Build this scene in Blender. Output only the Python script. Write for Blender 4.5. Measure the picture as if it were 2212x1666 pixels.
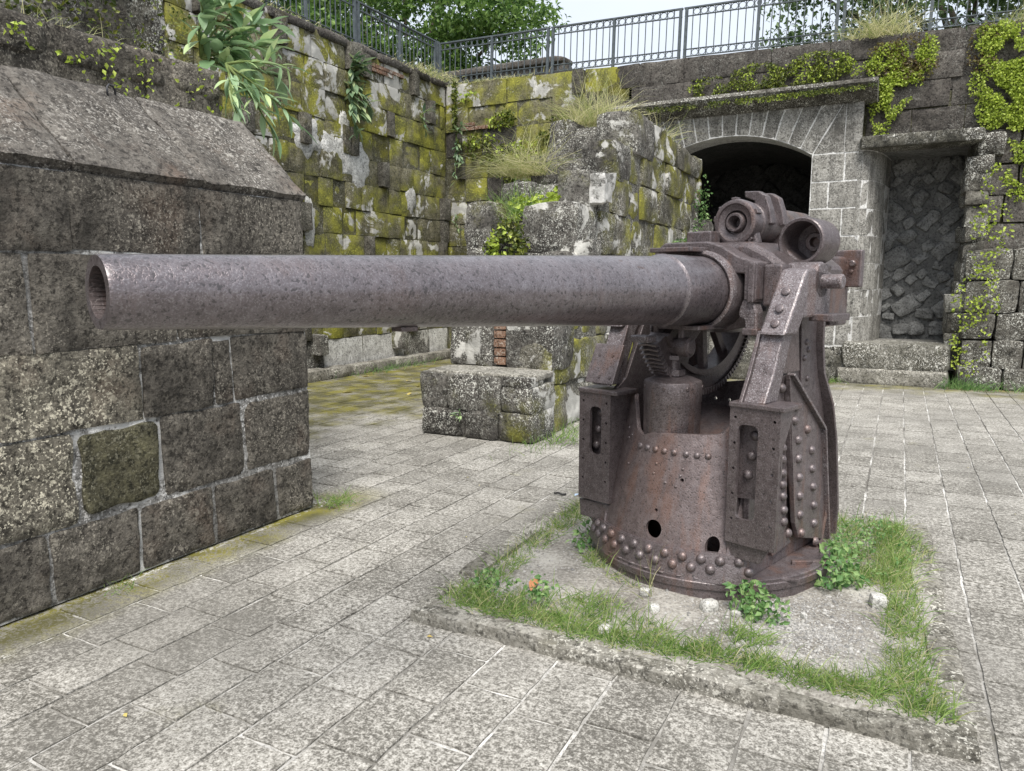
import bpy, bmesh, math, random
import numpy as np
from mathutils import Vector, Matrix, noise as mnoise

# ------------------------------------------------------------------ clear
for o in list(bpy.data.objects): bpy.data.objects.remove(o)
S = bpy.context.scene
COL = S.collection
R = math.radians
rnd = random.Random(7)

# ------------------------------------------------------------------ camera
cam = bpy.data.cameras.new('camera'); camo = bpy.data.objects.new('camera', cam); COL.objects.link(camo)
camo.location = (0, 0, 1.6)
camo.rotation_euler = (R(90) - math.atan(227 / 1600), 0, R(27.5))
cam.sensor_fit = 'HORIZONTAL'; cam.sensor_width = 36; cam.lens = 36 * 1600 / 2212
cam.clip_start = 0.05; cam.clip_end = 2000
S.camera = camo

# ------------------------------------------------------------------ world, sun, exposure
SUN_EL, SUN_AZ = R(58), R(150)      # azimuth clockwise from +Y
w = bpy.data.worlds.new('World'); S.world = w; w.use_nodes = True
nt = w.node_tree; nt.nodes.clear()
sky = nt.nodes.new('ShaderNodeTexSky'); sky.sky_type = 'NISHITA'; sky.sun_disc = False
sky.sun_elevation = SUN_EL; sky.sun_rotation = SUN_AZ; sky.dust_density = 3; sky.air_density = 1.0
tc = nt.nodes.new('ShaderNodeTexCoord')
cl = nt.nodes.new('ShaderNodeTexNoise'); cl.inputs['Scale'].default_value = 2.2; cl.inputs['Detail'].default_value = 5
nt.links.new(tc.outputs['Generated'], cl.inputs['Vector'])
cr = nt.nodes.new('ShaderNodeValToRGB')
cr.color_ramp.elements[0].position = .3; cr.color_ramp.elements[0].color = (.50, .55, .625, 1)
cr.color_ramp.elements[1].position = .7; cr.color_ramp.elements[1].color = (.62, .655, .705, 1)
nt.links.new(cl.outputs[0], cr.inputs[0])
sc = nt.nodes.new('ShaderNodeVectorMath'); sc.operation = 'SCALE'; sc.inputs['Scale'].default_value = 7.6
nt.links.new(cr.outputs[0], sc.inputs[0])
mx = nt.nodes.new('ShaderNodeMix'); mx.data_type = 'RGBA'; mx.inputs[0].default_value = .88   # overcast veil over the sky
nt.links.new(sky.outputs[0], mx.inputs[6]); nt.links.new(sc.outputs[0], mx.inputs[7])
bg = nt.nodes.new('ShaderNodeBackground'); bg.inputs['Strength'].default_value = .12
nt.links.new(mx.outputs[2], bg.inputs['Color'])
wo = nt.nodes.new('ShaderNodeOutputWorld'); nt.links.new(bg.outputs[0], wo.inputs[0])

sl = bpy.data.lights.new('sun', 'SUN'); sl.energy = 3.0; sl.angle = R(30); sl.color = (1, .96, .9)
so = bpy.data.objects.new('sun', sl); COL.objects.link(so)
sd = Vector((math.sin(SUN_AZ) * math.cos(SUN_EL), math.cos(SUN_AZ) * math.cos(SUN_EL), math.sin(SUN_EL)))
so.rotation_euler = sd.to_track_quat('Z', 'Y').to_euler(); so.location = (0, 0, 30)
S.view_settings.view_transform = 'Standard'; S.view_settings.look = 'None'
S.view_settings.gamma = 1; S.view_settings.use_curve_mapping = False
S.view_settings.exposure = 0.90
S.render.engine = 'CYCLES'

# ------------------------------------------------------------------ node helpers
class NB:
    def __init__(s, name):
        s.m = bpy.data.materials.new(name); s.m.use_nodes = True; s.t = s.m.node_tree; s.t.nodes.clear()
        s.pos = s.n('ShaderNodeNewGeometry').outputs['Position']
    def n(s, typ, ins=None, **kw):
        nd = s.t.nodes.new(typ)
        for k, v in kw.items(): setattr(nd, k, v)
        for k, v in (ins or {}).items(): s.set(nd.inputs[k], v)
        return nd
    def set(s, sock, v):
        if isinstance(v, bpy.types.NodeSocket): s.t.links.new(v, sock)
        else: sock.default_value = v
    def noise(s, scale, detail=4, rough=.55, dist=0, vec=None):
        return s.n('ShaderNodeTexNoise', {'Vector': vec or s.pos, 'Scale': scale, 'Detail': detail, 'Roughness': rough, 'Distortion': dist}).outputs[0]
    def vor(s, scale, feature='F1', vec=None, out=0):
        return s.n('ShaderNodeTexVoronoi', {'Vector': vec or s.pos, 'Scale': scale}, feature=feature).outputs[out]
    def math(s, op, a, b=0, c=0, clamp=False):
        nd = s.n('ShaderNodeMath', {0: a, 1: b, 2: c}, operation=op); nd.use_clamp = clamp; return nd.outputs[0]
    def ramp(s, f, *stops):
        nd = s.n('ShaderNodeValToRGB', {0: f}); e = nd.color_ramp.elements
        while len(e) < len(stops): e.new(.5)
        for el, (p, c) in zip(e, stops):
            el.position = p; el.color = (c, c, c, 1) if isinstance(c, (int, float)) else (*c, 1)
        return nd.outputs[0]
    def step(s, f, a, b): return s.n('ShaderNodeMapRange', {0: f, 1: a, 2: b, 3: 0., 4: 1.}, interpolation_type='SMOOTHSTEP').outputs[0]
    def mix(s, f, a, b, mode='MIX'):
        nd = s.n('ShaderNodeMix', data_type='RGBA', blend_type=mode); s.set(nd.inputs[0], f)
        for i, v in ((6, a), (7, b)): s.set(nd.inputs[i], (*v, 1) if isinstance(v, tuple) and len(v) == 3 else v)
        return nd.outputs[2]
    def scaled(s, x, y, z): return s.n('ShaderNodeVectorMath', {0: s.pos, 1: (x, y, z)}, operation='MULTIPLY').outputs[0]
    def out(s, col, rough=.9, metal=0, spec=.3, bump=None, bstr=.5, bdist=.01, trans=None, coat=0):
        p = s.n('ShaderNodeBsdfPrincipled', {'Roughness': rough, 'Metallic': metal, 'Specular IOR Level': spec})
        if coat: p.inputs['Coat Weight'].default_value = coat; p.inputs['Coat Roughness'].default_value = .26; p.inputs['Coat IOR'].default_value = 1.75
        s.set(p.inputs['Base Color'], (*col, 1) if isinstance(col, tuple) else col)
        if bump is not None:
            b = s.n('ShaderNodeBump', {'Strength': bstr, 'Distance': bdist, 'Height': bump}); s.t.links.new(b.outputs[0], p.inputs['Normal'])
        sh = p.outputs[0]
        if trans:
            tr = s.n('ShaderNodeBsdfTranslucent'); s.set(tr.inputs[0], col)
            sh = s.n('ShaderNodeMixShader', {0: trans, 1: sh, 2: tr.outputs[0]}).outputs[0]
        s.n('ShaderNodeOutputMaterial', {0: sh}); return s.m
    def island(s): return s.t.nodes.get('isl').outputs['Random Per Island'] if s.t.nodes.get('isl') else s._isl()
    def _isl(s):
        g = s.n('ShaderNodeNewGeometry'); g.name = 'isl'; return g.outputs['Random Per Island']
    def orand(s): return s.n('ShaderNodeObjectInfo').outputs['Random']

def stone(name, dark, mid, light, speck=(.6, .59, .55), speck_amt=.4, moss=0., moss_a=(.05, .055, .012), moss_b=(.14, .15, .02),
          white=0., white_c=(.62, .61, .57), streak=.35, bstr=.75, bdist=.02, sc=1., tint=.06, rust=0.):
    b = NB(name)
    big = b.noise(.9 * sc, 3); midn = b.noise(8 * sc, 6, .65); fine = b.noise(48 * sc, 5, .7)
    v = b.math('ADD', b.math('MULTIPLY', midn, .45), b.math('MULTIPLY', fine, .4))
    v = b.math('ADD', v, b.math('MULTIPLY', big, .3))
    v = b.math('ADD', v, b.math('MULTIPLY', b.math('SUBTRACT', b.orand(), .5), tint))
    col = b.ramp(v, (.44, dark), (.58, mid), (.74, light))
    if rust:
        col = b.mix(b.math('MULTIPLY', b.step(b.noise(2.6, 5), .52, .7), rust), col, (.23, .13, .08))
    col = b.mix(b.math('MULTIPLY', b.step(b.noise(30 * sc, 4, .7), .50, .38), .75), col, tuple(c * .45 for c in dark))
    st = b.noise(7, 6, .65, vec=b.scaled(1, 1, .11))
    col = b.mix(b.math('MULTIPLY', b.step(st, .5, .68), streak), col, dark)
    patch = b.step(b.math('ADD', b.noise(2.1 * sc, 5, .6), b.math('MULTIPLY', b.math('SUBTRACT', b.orand(), .5), tint)), .36, .62)
    sp = b.step(b.noise(70 * sc, 3, .6), .555, .64)
    sp2 = b.step(b.noise(22 * sc, 4, .7), .57, .64)
    spm = b.math('MULTIPLY', b.math('MAXIMUM', sp, b.math('MULTIPLY', sp2, .9)), b.math('MULTIPLY', patch, speck_amt))
    col = b.mix(spm, col, speck)
    if moss:
        mm = b.math('ADD', b.noise(1.3, 5, .6), b.math('MULTIPLY', b.math('SUBTRACT', fine, .5), .35))
        mf = b.step(mm, 1.02 - moss * .85, 1.22 - moss * .85)
        mc = b.mix(b.step(b.noise(3.2, 4), .4, .64), moss_a, moss_b)
        mc = b.mix(b.math('MULTIPLY', b.step(b.noise(34, 3, .7), .50, .64), .55), mc, tuple(min(1, c * 1.7 + .02) for c in moss_b))
        mc = b.mix(b.math('MULTIPLY', b.step(fine, .46, .62), .5), mc, dark)
        col = b.mix(b.math('MULTIPLY', mf, .93), col, mc)
    if white:
        wm = b.math('ADD', b.noise(1.7, 8, .68, .4), 0)
        wf = b.step(wm, 1.05 - white, 1.09 - white)
        wc = b.mix(b.step(b.noise(5, 5), .4, .7), tuple(c * .62 for c in white_c), white_c)
        col = b.mix(wf, col, wc)
    hgt = b.math('ADD', b.math('MULTIPLY', midn, 1.), b.math('MULTIPLY', fine, .55))
    return b.out(col, .93, 0, .18, hgt, bstr, bdist)

# ------------------------------------------------------------------ materials
M = {}
M['basalt'] = stone('dark_tuff', (.034, .031, .027), (.105, .095, .081), (.225, .205, .172), (.52, .48, .40), .45, streak=.55, bstr=1., bdist=.03, rust=.12, tint=.06)
M['basalt_lichen'] = stone('lichened_tuff', (.038, .035, .030), (.135, .123, .10), (.31, .285, .225), (.62, .58, .46), 1., streak=.3, bstr=1., bdist=.03, rust=.12, tint=.03)
M['basalt_green'] = stone('green_tuff', (.028, .028, .02), (.075, .07, .045), (.16, .15, .09), (.42, .40, .3), .5, moss=.5, moss_a=(.04, .04, .016), moss_b=(.11, .10, .03), bstr=1., bdist=.03, tint=.03)
M['coping'] = stone('coping_stone', (.045, .041, .037), (.112, .102, .09), (.205, .19, .168), (.46, .44, .40), .7, moss=.42, moss_a=(.08, .07, .035), moss_b=(.12, .105, .04), streak=.15, bstr=.9, bdist=.022, rust=.2, tint=.02)
M['mortar'] = stone('lime_mortar', (.085, .082, .076), (.20, .194, .182), (.40, .392, .375), (.72, .71, .69), .9, white=.52, white_c=(.70, .695, .67), streak=.3, bstr=.9, bdist=.02)
M['mossy'] = stone('mossy_stone', (.050, .047, .030), (.15, .138, .088), (.28, .262, .19), (.55, .53, .45), .5, moss=.74, moss_a=(.115, .118, .034), moss_b=(.30, .295, .045), white=.515, streak=.4, tint=.05)
M['mossy_dark'] = stone('dark_stub_stone', (.030, .028, .024), (.095, .088, .072), (.20, .19, .165), (.45, .43, .37), .6, moss=.55, moss_a=(.07, .068, .022), moss_b=(.17, .16, .026), white=.36)
M['plaster'] = stone('white_plaster', (.24, .235, .22), (.52, .515, .49), (.76, .76, .74), (.85, .85, .83), .6, moss=.46, moss_a=(.09, .085, .03), moss_b=(.2, .19, .05), streak=.45)
M['mossy_mortar'] = stone('mossy_mortar', (.028, .027, .018), (.075, .072, .042), (.17, .16, .12), (.5, .49, .44), .5, moss=.62, moss_a=(.06, .058, .018), moss_b=(.16, .15, .02), white=.40, streak=.4)
M['ruin'] = stone('ruin_stone', (.030, .028, .026), (.105, .098, .088), (.25, .24, .215), (.68, .68, .62), .95, moss=.57, moss_a=(.07, .073, .022), moss_b=(.19, .188, .032), white=.47, streak=.4)
M['limewash'] = stone('limewashed_stone', (.07, .068, .06), (.22, .215, .2), (.5, .49, .47), (.75, .75, .72), .9, moss=.3, white=.56, white_c=(.72, .71, .68), streak=.6)
M['ruin_moss'] = stone('ruin_side_stone', (.034, .032, .025), (.12, .112, .09), (.28, .265, .23), (.66, .65, .59), .85, moss=.72, moss_a=(.10, .102, .03), moss_b=(.26, .252, .04), white=.50, streak=.8)
M['ruin_core'] = stone('ruin_rubble', (.03, .028, .024), (.10, .094, .078), (.27, .26, .23), (.62, .62, .57), .8, moss=.45, white=.42, streak=.4)
M['far'] = stone('far_wall_stone', (.030, .027, .025), (.082, .074, .066), (.16, .146, .13), (.42, .42, .38), .4, moss=.30, moss_a=(.05, .055, .015), moss_b=(.12, .125, .025), streak=.35)
M['far_low'] = stone('far_low_stone', (.030, .028, .024), (.10, .093, .08), (.23, .22, .19), (.72, .72, .66), .95, moss=.46, moss_a=(.05, .055, .015), moss_b=(.14, .145, .025), white=.40, streak=.45)
M['facade'] = stone('facade_ashlar', (.085, .081, .073), (.265, .256, .233), (.42, .41, .38), (.62, .61, .57), .6, moss=.22, moss_a=(.10, .098, .07), moss_b=(.15, .145, .09), streak=.75, bstr=.6, tint=.07)
M['facade_mortar'] = stone('facade_mortar', (.40, .395, .38), (.62, .615, .6), (.76, .76, .74), (.85, .85, .83), .6, streak=.2, bstr=.5)
M['niche'] = stone('niche_rubble', (.10, .10, .096), (.23, .23, .222), (.36, .36, .35), (.35, .35, .34), .35, streak=.15)
M['niche_mortar'] = stone('niche_mortar', (.07, .07, .067), (.15, .15, .145), (.24, .24, .232), (.2, .2, .2), .3, streak=.1)
M['vault_shade'] = stone('shade_darkened_vault_stone', (.02, .02, .02), (.055, .055, .053), (.10, .10, .097), (.1, .1, .1), .3, streak=.2)  # shade of the deep arch recess put into the stone colour
M['sill'] = stone('sill_stone', (.032, .031, .026), (.105, .10, .082), (.25, .24, .21), (.68, .67, .62), 1., moss=.42, white=.34)
M['kerb'] = stone('kerb_stone', (.075, .07, .058), (.185, .175, .15), (.36, .345, .31), (.62, .6, .54), .8, moss=.46, moss_a=(.05, .045, .018), moss_b=(.12, .105, .03), streak=.2)
M['brick'] = stone('red_brick', (.08, .05, .035), (.21, .12, .08), (.33, .22, .16), (.5, .46, .4), .8, moss=.42, white=.45)
M['rock'] = stone('pale_rock', (.34, .33, .30), (.56, .55, .52), (.72, .71, .69), (.8, .8, .78), .5, streak=.1, sc=3)

def paving(name, mortar=False):
    b = NB(name)
    big = b.noise(.8, 4); mid = b.noise(7, 5, .6)
    gr = b.noise(44, 4, .76); gr2 = b.noise(120, 2, .6)
    v = b.math('ADD', b.math('MULTIPLY', gr, .62), b.math('MULTIPLY', gr2, .36))
    v = b.math('ADD', v, b.math('MULTIPLY', b.math('SUBTRACT', b.noise(2.3, 4, .6), .5), .17))
    v = b.math('ADD', v, b.math('MULTIPLY', b.math('SUBTRACT', mid, .5), .14))
    if not mortar:
        v = b.math('ADD', v, b.math('MULTIPLY', b.math('SUBTRACT', b.orand(), .5), .05))
        col = b.ramp(v, (.40, (.098, .092, .080)), (.465, (.178, .169, .150)), (.525, (.315, .301, .272)), (.65, (.53, .513, .475)))
        col = b.mix(b.math('MULTIPLY', b.step(big, .42, .66), .45), col, (.16, .153, .138))
    else:
        col = b.ramp(b.noise(1.3, 4, .6), (.38, (.13, .123, .11)), (.48, (.28, .27, .25)), (.60, (.62, .61, .585)))
        col = b.mix(b.math('MULTIPLY', b.step(gr, .48, .60), .7), col, (.15, .143, .128))
    # moss where water lies: foot of the walls and the corner of the yard
    xyz = b.n('ShaderNodeSeparateXYZ', {0: b.pos}); X, Y = xyz.outputs[0], xyz.outputs[1]
    wob = b.math('MULTIPLY', b.math('SUBTRACT', b.noise(1.7, 5, .65), .5), 1.)
    near = b.math('SUBTRACT', 1, b.step(b.math('ABSOLUTE', b.math('ADD', b.math('ADD', X, 3.55), b.math('MULTIPLY', wob, .35))), .02, .34))
    near = b.math('MULTIPLY', near, b.math('SUBTRACT', 1, b.step(Y, 3.9, 4.6)))
    yard = b.math('SUBTRACT', 1, b.step(b.math('ADD', b.math('ADD', X, b.math('MULTIPLY', wob, 4.5)), b.math('MULTIPLY', b.math('SUBTRACT', Y, 8.), -.15)), -6.2, -4.6))
    far = b.math('MULTIPLY', b.step(b.math('ADD', Y, b.math('MULTIPLY', wob, 2.5)), 11.6, 12.8), .75)
    spot = b.math('MULTIPLY', b.step(b.noise(1.9, 5, .65), .60, .76), .35)
    mf = b.math('MAXIMUM', b.math('MAXIMUM', near, yard), b.math('MAXIMUM', far, spot))
    mf = b.math('MULTIPLY', mf, b.step(b.math('ADD', gr, b.math('MULTIPLY', b.noise(3, 4), .6)), .62, .90), clamp=True)
    mf = b.math('MULTIPLY', mf, 1.25, clamp=True)
    mc = b.mix(b.step(b.noise(2.7, 4), .42, .62), (.085, .08, .035), (.17, .155, .03))
    col = b.mix(mf, col, mc)
    return b.out(col, .9, 0, .22, b.math('ADD', gr, b.math('MULTIPLY', mid, .8)), .55, .012)
M['paver'] = paving('paver_stone'); M['paver_mortar'] = paving('paver_mortar', True)

def simple(name, c0, c1, scale=8, rough=.9, metal=0, bstr=.3, bdist=.01, spec=.3):
    b = NB(name); n1 = b.noise(scale, 6, .65)
    return b.out(b.ramp(n1, (.35, c0), (.68, c1)), rough, metal, spec, n1, bstr, bdist)
M['soil'] = None
def soil():
    b = NB('gritty_soil'); g = b.noise(60, 5, .7); m_ = b.noise(4, 5, .6)
    col = b.ramp(b.math('ADD', b.math('MULTIPLY', g, .6), b.math('MULTIPLY', m_, .5)), (.42, (.12, .11, .096)), (.54, (.26, .245, .22)), (.68, (.43, .412, .375)))
    return b.out(col, .95, 0, .15, b.math('ADD', g, m_), .7, .015)
M['soil'] = soil()
def gravelm():
    b = NB('gravel'); col = b.ramp(b.island(), (.0, (.10, .097, .09)), (.4, (.24, .23, .215)), (1., (.48, .465, .435)))
    return b.out(b.mix(.3, col, b.ramp(b.noise(90, 3), (.3, .10), (.7, .42))), .9)
M['gravel'] = gravelm()
M['ground'] = simple('earth_ground', (.10, .09, .07), (.2, .18, .14), 2)
M['terrace'] = simple('terrace_earth', (.05, .055, .03), (.12, .12, .06), 3)

def rust(name, tone=1., red=0., worn=.45, metal=.45, r0=.33, coat=.1, ps=105, hue=(1, 1, 1)):
    b = NB(name)
    big = b.noise(1.6, 4, .6); pit = b.noise(ps, 3, .6); pit2 = b.noise(28, 4, .65); fine = b.noise(170, 2)
    st = b.noise(8, 5, .6, vec=b.scaled(1, 1, .14))
    v = b.math('ADD', b.math('MULTIPLY', big, .35), b.math('ADD', b.math('MULTIPLY', pit2, .4), b.math('MULTIPLY', pit, .25)))
    c = b.ramp(v, (.36, tuple(x * tone for x in (.070, .052, .050))), (.5, tuple(x * tone for x in (.128, .099, .097))), (.64, tuple(x * tone for x in (.205, .168, .166))))
    c = b.mix(b.math('MULTIPLY', b.step(b.math('ADD', b.math('MULTIPLY', st, .65), b.math('MULTIPLY', big, .35)), .51, .62), max(0, .30 + red)), c, (.19 * tone, .092 * tone, .058 * tone))
    c = b.mix(1., c, hue, 'MULTIPLY')
    c = b.mix(b.math('MULTIPLY', b.step(pit, .57, .64), .75), c, (.03, .026, .026))
    c = b.mix(b.math('MULTIPLY', b.math('MULTIPLY', b.step(fine, .5, .62), b.step(pit, .56, .46)), worn), c, (.42, .405, .42))
    rg = b.math('ADD', r0, b.math('MULTIPLY', pit, .26))
    hgt = b.math('ADD', b.math('MULTIPLY', b.step(pit, .62, .48), .7), b.math('ADD', b.math('MULTIPLY', pit2, .25), b.math('MULTIPLY', fine, .25)))
    return b.out(c, rg, metal, .6, hgt, .36, .0030, coat=coat)
M['iron'] = rust('rusted_iron', .95, .22, .22, hue=(.98, 1.02, 1.06)); M['barrel'] = rust('barrel_iron', 1.0, -.2, .25, .55, .27, .45, 64, (.96, 1.04, 1.12)); M['iron_red'] = rust('red_rusted_iron', 1.15, .12, .15)
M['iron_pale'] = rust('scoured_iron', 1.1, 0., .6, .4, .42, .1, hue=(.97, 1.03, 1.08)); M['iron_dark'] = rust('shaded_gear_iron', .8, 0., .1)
M['bore'] = rust('bore_iron', .6, .2, 0, .3, .4)
M['fence'] = simple('grey_fence_paint', (.05, .062, .07), (.10, .118, .128), 14, .5, .0, .1, .002, .4)
M['loop'] = simple('loop_iron', (.03, .03, .035), (.09, .09, .095), 40, .5, .6)

def leafm(name, a, b_, c, trans=.35, rough=.45):
    b = NB(name); r = b.island()
    col = b.ramp(b.math('ADD', b.math('MULTIPLY', r, .75), b.math('MULTIPLY', b.noise(1.5, 3), .35)), (.15, a), (.5, b_), (.95, c))
    return b.out(col, rough, 0, .35, trans=trans)
def leafobj(name, a, b_, c, trans=.3):
    b = NB(name); col = b.ramp(b.orand(), (.0, a), (.55, b_), (1., c))
    return b.out(col, .42, 0, .4, trans=trans)
M['tree'] = leafm('tree_leaf', (.035, .08, .02), (.10, .19, .045), (.24, .36, .10), .45)
M['tree2'] = leafm('grey_green_tree_leaf', (.03, .06, .022), (.09, .15, .055), (.22, .31, .14), .45)
M['creeper'] = leafm('creeper_leaf', (.14, .2, .02), (.32, .42, .05), (.56, .66, .13), .4)
M['creeper_dark'] = leafm('dark_creeper_leaf', (.03, .05, .01), (.09, .12, .02), (.2, .22, .04), .3)
M['fern_brown'] = leafm('brown_creeper', (.04, .025, .012), (.10, .07, .025), (.2, .2, .05), .3)
M['grass'] = leafm('grass_blade', (.07, .15, .03), (.2, .33, .08), (.42, .52, .2), .4)
M['straw'] = leafm('dry_grass', (.17, .24, .06), (.46, .46, .20), (.74, .68, .44), .4)
M['weed'] = leafm('weed_leaf', (.06, .15, .045), (.15, .28, .09), (.32, .45, .18), .4)
M['bigleaf'] = leafobj('large_leaf', (.16, .27, .13), (.33, .47, .27), (.58, .70, .34))
M['greyleaf'] = leafobj('grey_green_leaf', (.08, .14, .075), (.18, .27, .15), (.4, .48, .24))
M['bark'] = simple('bark', (.05, .04, .03), (.14, .12, .095), 9, .95, 0, .6, .02)
M['stem'] = simple('green_stem', (.08, .12, .03), (.18, .22, .08), 12)
M['dryleaf'] = leafm('fallen_leaf', (.34, .24, .08), (.5, .40, .12), (.58, .52, .2), .2)
M['orangeleaf'] = simple('orange_leaf', (.38, .14, .06), (.55, .26, .13), 20)
M['plastic'] = simple('blue_plastic', (.35, .5, .75), (.55, .68, .85), 20, .3)
M['black'] = simple('black_scrap', (.02, .02, .02), (.05, .05, .05), 20)

# ------------------------------------------------------------------ object helpers
def mesh(name, verts, faces, mat=None, smooth=False, sharp=None):
    me = bpy.data.meshes.new(name); me.from_pydata([tuple(v) for v in verts], [], [tuple(f) for f in faces]); me.update()
    if mat: me.materials.append(M[mat])
    if smooth or sharp:
        me.polygons.foreach_set('use_smooth', [True] * len(me.polygons))
        if sharp: me.set_sharp_from_angle(angle=R(sharp))
    return me
def obj(name, me, parent=None, loc=(0, 0, 0), rot=(0, 0, 0), scale=(1, 1, 1)):
    o = bpy.data.objects.new(name, me); COL.objects.link(o); o.location = loc; o.rotation_euler = rot; o.scale = scale
    if parent is not None: o.parent = parent
    return o
def tag(o, label, cat, group=None):
    o['label'] = label; o['category'] = cat
    if group: o['group'] = group
    return o
def thing(name, label, cat, loc=(0, 0, 0), rz=0, group=None):
    o = bpy.data.objects.new(name, None); COL.objects.link(o); o.empty_display_size = .1
    o.location = loc; o.rotation_euler = (0, 0, rz); return tag(o, label, cat, group)
def struct(o): o['kind'] = 'structure'; return o
def stuff(o): o['kind'] = 'stuff'; return o
def bevel(o, wd=.004, seg=2):
    m_ = o.modifiers.new('bevel', 'BEVEL'); m_.width = wd; m_.segments = seg; m_.limit_method = 'ANGLE'; m_.angle_limit = R(35); return o
def boxmesh(name, x0, x1, y0, y1, z0, z1, mat):
    v = [(x, y, z) for x in (x0, x1) for y in (y0, y1) for z in (z0, z1)]
    return mesh(name, v, [(0, 1, 3, 2), (4, 6, 7, 5), (0, 4, 5, 1), (2, 3, 7, 6), (0, 2, 6, 4), (1, 5, 7, 3)], mat)
def prism(name, pts, axis, a0, a1, mat, sharp=None):
    """polygon extruded along an axis: pts in the other two axes (order xz for y, xy for z, yz for x)"""
    n = len(pts)
    def P(p, a): return {'y': (p[0], a, p[1]), 'z': (p[0], p[1], a), 'x': (a, p[0], p[1])}[axis]
    v = [P(p, a0) for p in pts] + [P(p, a1) for p in pts]
    f = [tuple(range(n)), tuple(range(2 * n - 1, n - 1, -1))] + [(i, i + n, (i + 1) % n + n, (i + 1) % n) for i in range(n)]
    me = mesh(name, v, f, mat); bm = bmesh.new(); bm.from_mesh(me); bmesh.ops.recalc_face_normals(bm, faces=bm.faces); bm.to_mesh(me); bm.free()
    if sharp:
        me.polygons.foreach_set('use_smooth', [True] * len(me.polygons)); me.set_sharp_from_angle(angle=R(sharp))
    return me
def lathe(name, prof, mat, seg=64, axis='x', c=(0, 0, 0), sharp=35, closed=False):
    """profile of (a, r) turned round an axis through c"""
    v, f = [], []
    for a, r in prof:
        for i in range(seg):
            t = 2 * math.pi * i / seg; p, q = r * math.cos(t), r * math.sin(t)
            v.append({'x': (a, p, q), 'y': (p, a, q), 'z': (p, q, a)}[axis])
    v = [(x + c[0], y + c[1], z + c[2]) for x, y, z in v]; n = len(prof)
    for k in range(n if closed else n - 1):
        k2 = (k + 1) % n
        for i in range(seg): j = (i + 1) % seg; f.append((k * seg + i, k * seg + j, k2 * seg + j, k2 * seg + i))
    me = mesh(name, v, f, mat, True); bm = bmesh.new(); bm.from_mesh(me); bmesh.ops.remove_doubles(bm, verts=bm.verts, dist=1e-6)
    bmesh.ops.recalc_face_normals(bm, faces=bm.faces); bm.to_mesh(me); bm.free()
    me.polygons.foreach_set('use_smooth', [True] * len(me.polygons)); me.set_sharp_from_angle(angle=R(sharp)); return me
def tube(name, pts, rads, mat, seg=8):
    v, f = [], []; pts = [Vector(p) for p in pts]
    for k, p in enumerate(pts):
        d = (pts[min(k + 1, len(pts) - 1)] - pts[max(k - 1, 0)]).normalized()
        a = d.orthogonal().normalized() if k == 0 else (a - d * a.dot(d)).normalized()
        b = d.cross(a)
        for i in range(seg): t = 2 * math.pi * i / seg; v.append(p + (a * math.cos(t) + b * math.sin(t)) * rads[k])
        if k:
            for i in range(seg): j = (i + 1) % seg; f.append(((k - 1) * seg + i, (k - 1) * seg + j, k * seg + j, k * seg + i))
    f.append(tuple(range(seg - 1, -1, -1))); f.append(tuple(range(len(v) - seg, len(v))))
    return mesh(name, v, f, mat, True)
def cut(o, cutters):
    for c in cutters:
        m_ = o.modifiers.new('cut', 'BOOLEAN'); m_.object = c; m_.operation = 'DIFFERENCE'; m_.solver = 'EXACT'
    bpy.context.view_layer.update(); dg = bpy.context.evaluated_depsgraph_get()
    me = bpy.data.meshes.new_from_object(o.evaluated_get(dg)); o.modifiers.clear(); o.data = me
    for c in cutters: bpy.data.objects.remove(c)
    return o
def nz(p, f, k=0): return mnoise.noise(Vector((p[0] * f + k * 17.3, p[1] * f - k * 5.1, p[2] * f + k * 3.7)))

def block(name, c4, n, proud, depth, mat, parent, res=(5, 4), rough=.012, edge=.012, gap=.008, seed=0, wob=.5, freq=5.):
    """one dressed stone: c4 = bottom-left, bottom-right, top-right, top-left of its face; n points out of the wall"""
    c4 = [Vector(c) for c in c4]; n = Vector(n).normalized(); cen = sum(c4, Vector()) / 4
    nx, ny = res; v, f = [], []
    for j in range(ny + 1):
        for i in range(nx + 1):
            s, t = i / nx, j / ny
            p = (c4[0] * (1 - s) + c4[1] * s) * (1 - t) + (c4[3] * (1 - s) + c4[2] * s) * t
            onb = i in (0, nx) or j in (0, ny)
            if onb:
                k = gap * (1 + wob * 2 * abs(nz(p, 6, seed)))
                if (i in (0, nx)) and (j in (0, ny)): k *= 1.6
                p = p + (cen - p).normalized() * k
            h = proud + rough * (nz(p, freq, seed) + .5 * nz(p, freq * 2.7, seed + 1)) - (edge if onb else 0)
            v.append(p + n * h - cen)
    ring = [i for i in range(nx + 1)] + [j * (nx + 1) + nx for j in range(1, ny + 1)] + [ny * (nx + 1) + i for i in range(nx - 1, -1, -1)] + [j * (nx + 1) for j in range(ny - 1, 0, -1)]
    for j in range(ny):
        for i in range(nx): a = j * (nx + 1) + i; f.append((a, a + 1, a + nx + 2, a + nx + 1))
    b0 = len(v)
    for k in ring: v.append(v[k] - n * (depth + proud))
    for k in range(len(ring)): k2 = (k + 1) % len(ring); f.append((ring[k2], ring[k], b0 + k, b0 + k2))
    me = mesh(name, v, f, mat, True, sharp=50)
    base = parent.matrix_world.translation if False else Vector(parent.location)
    return obj(name, me, parent, cen - base)

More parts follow.
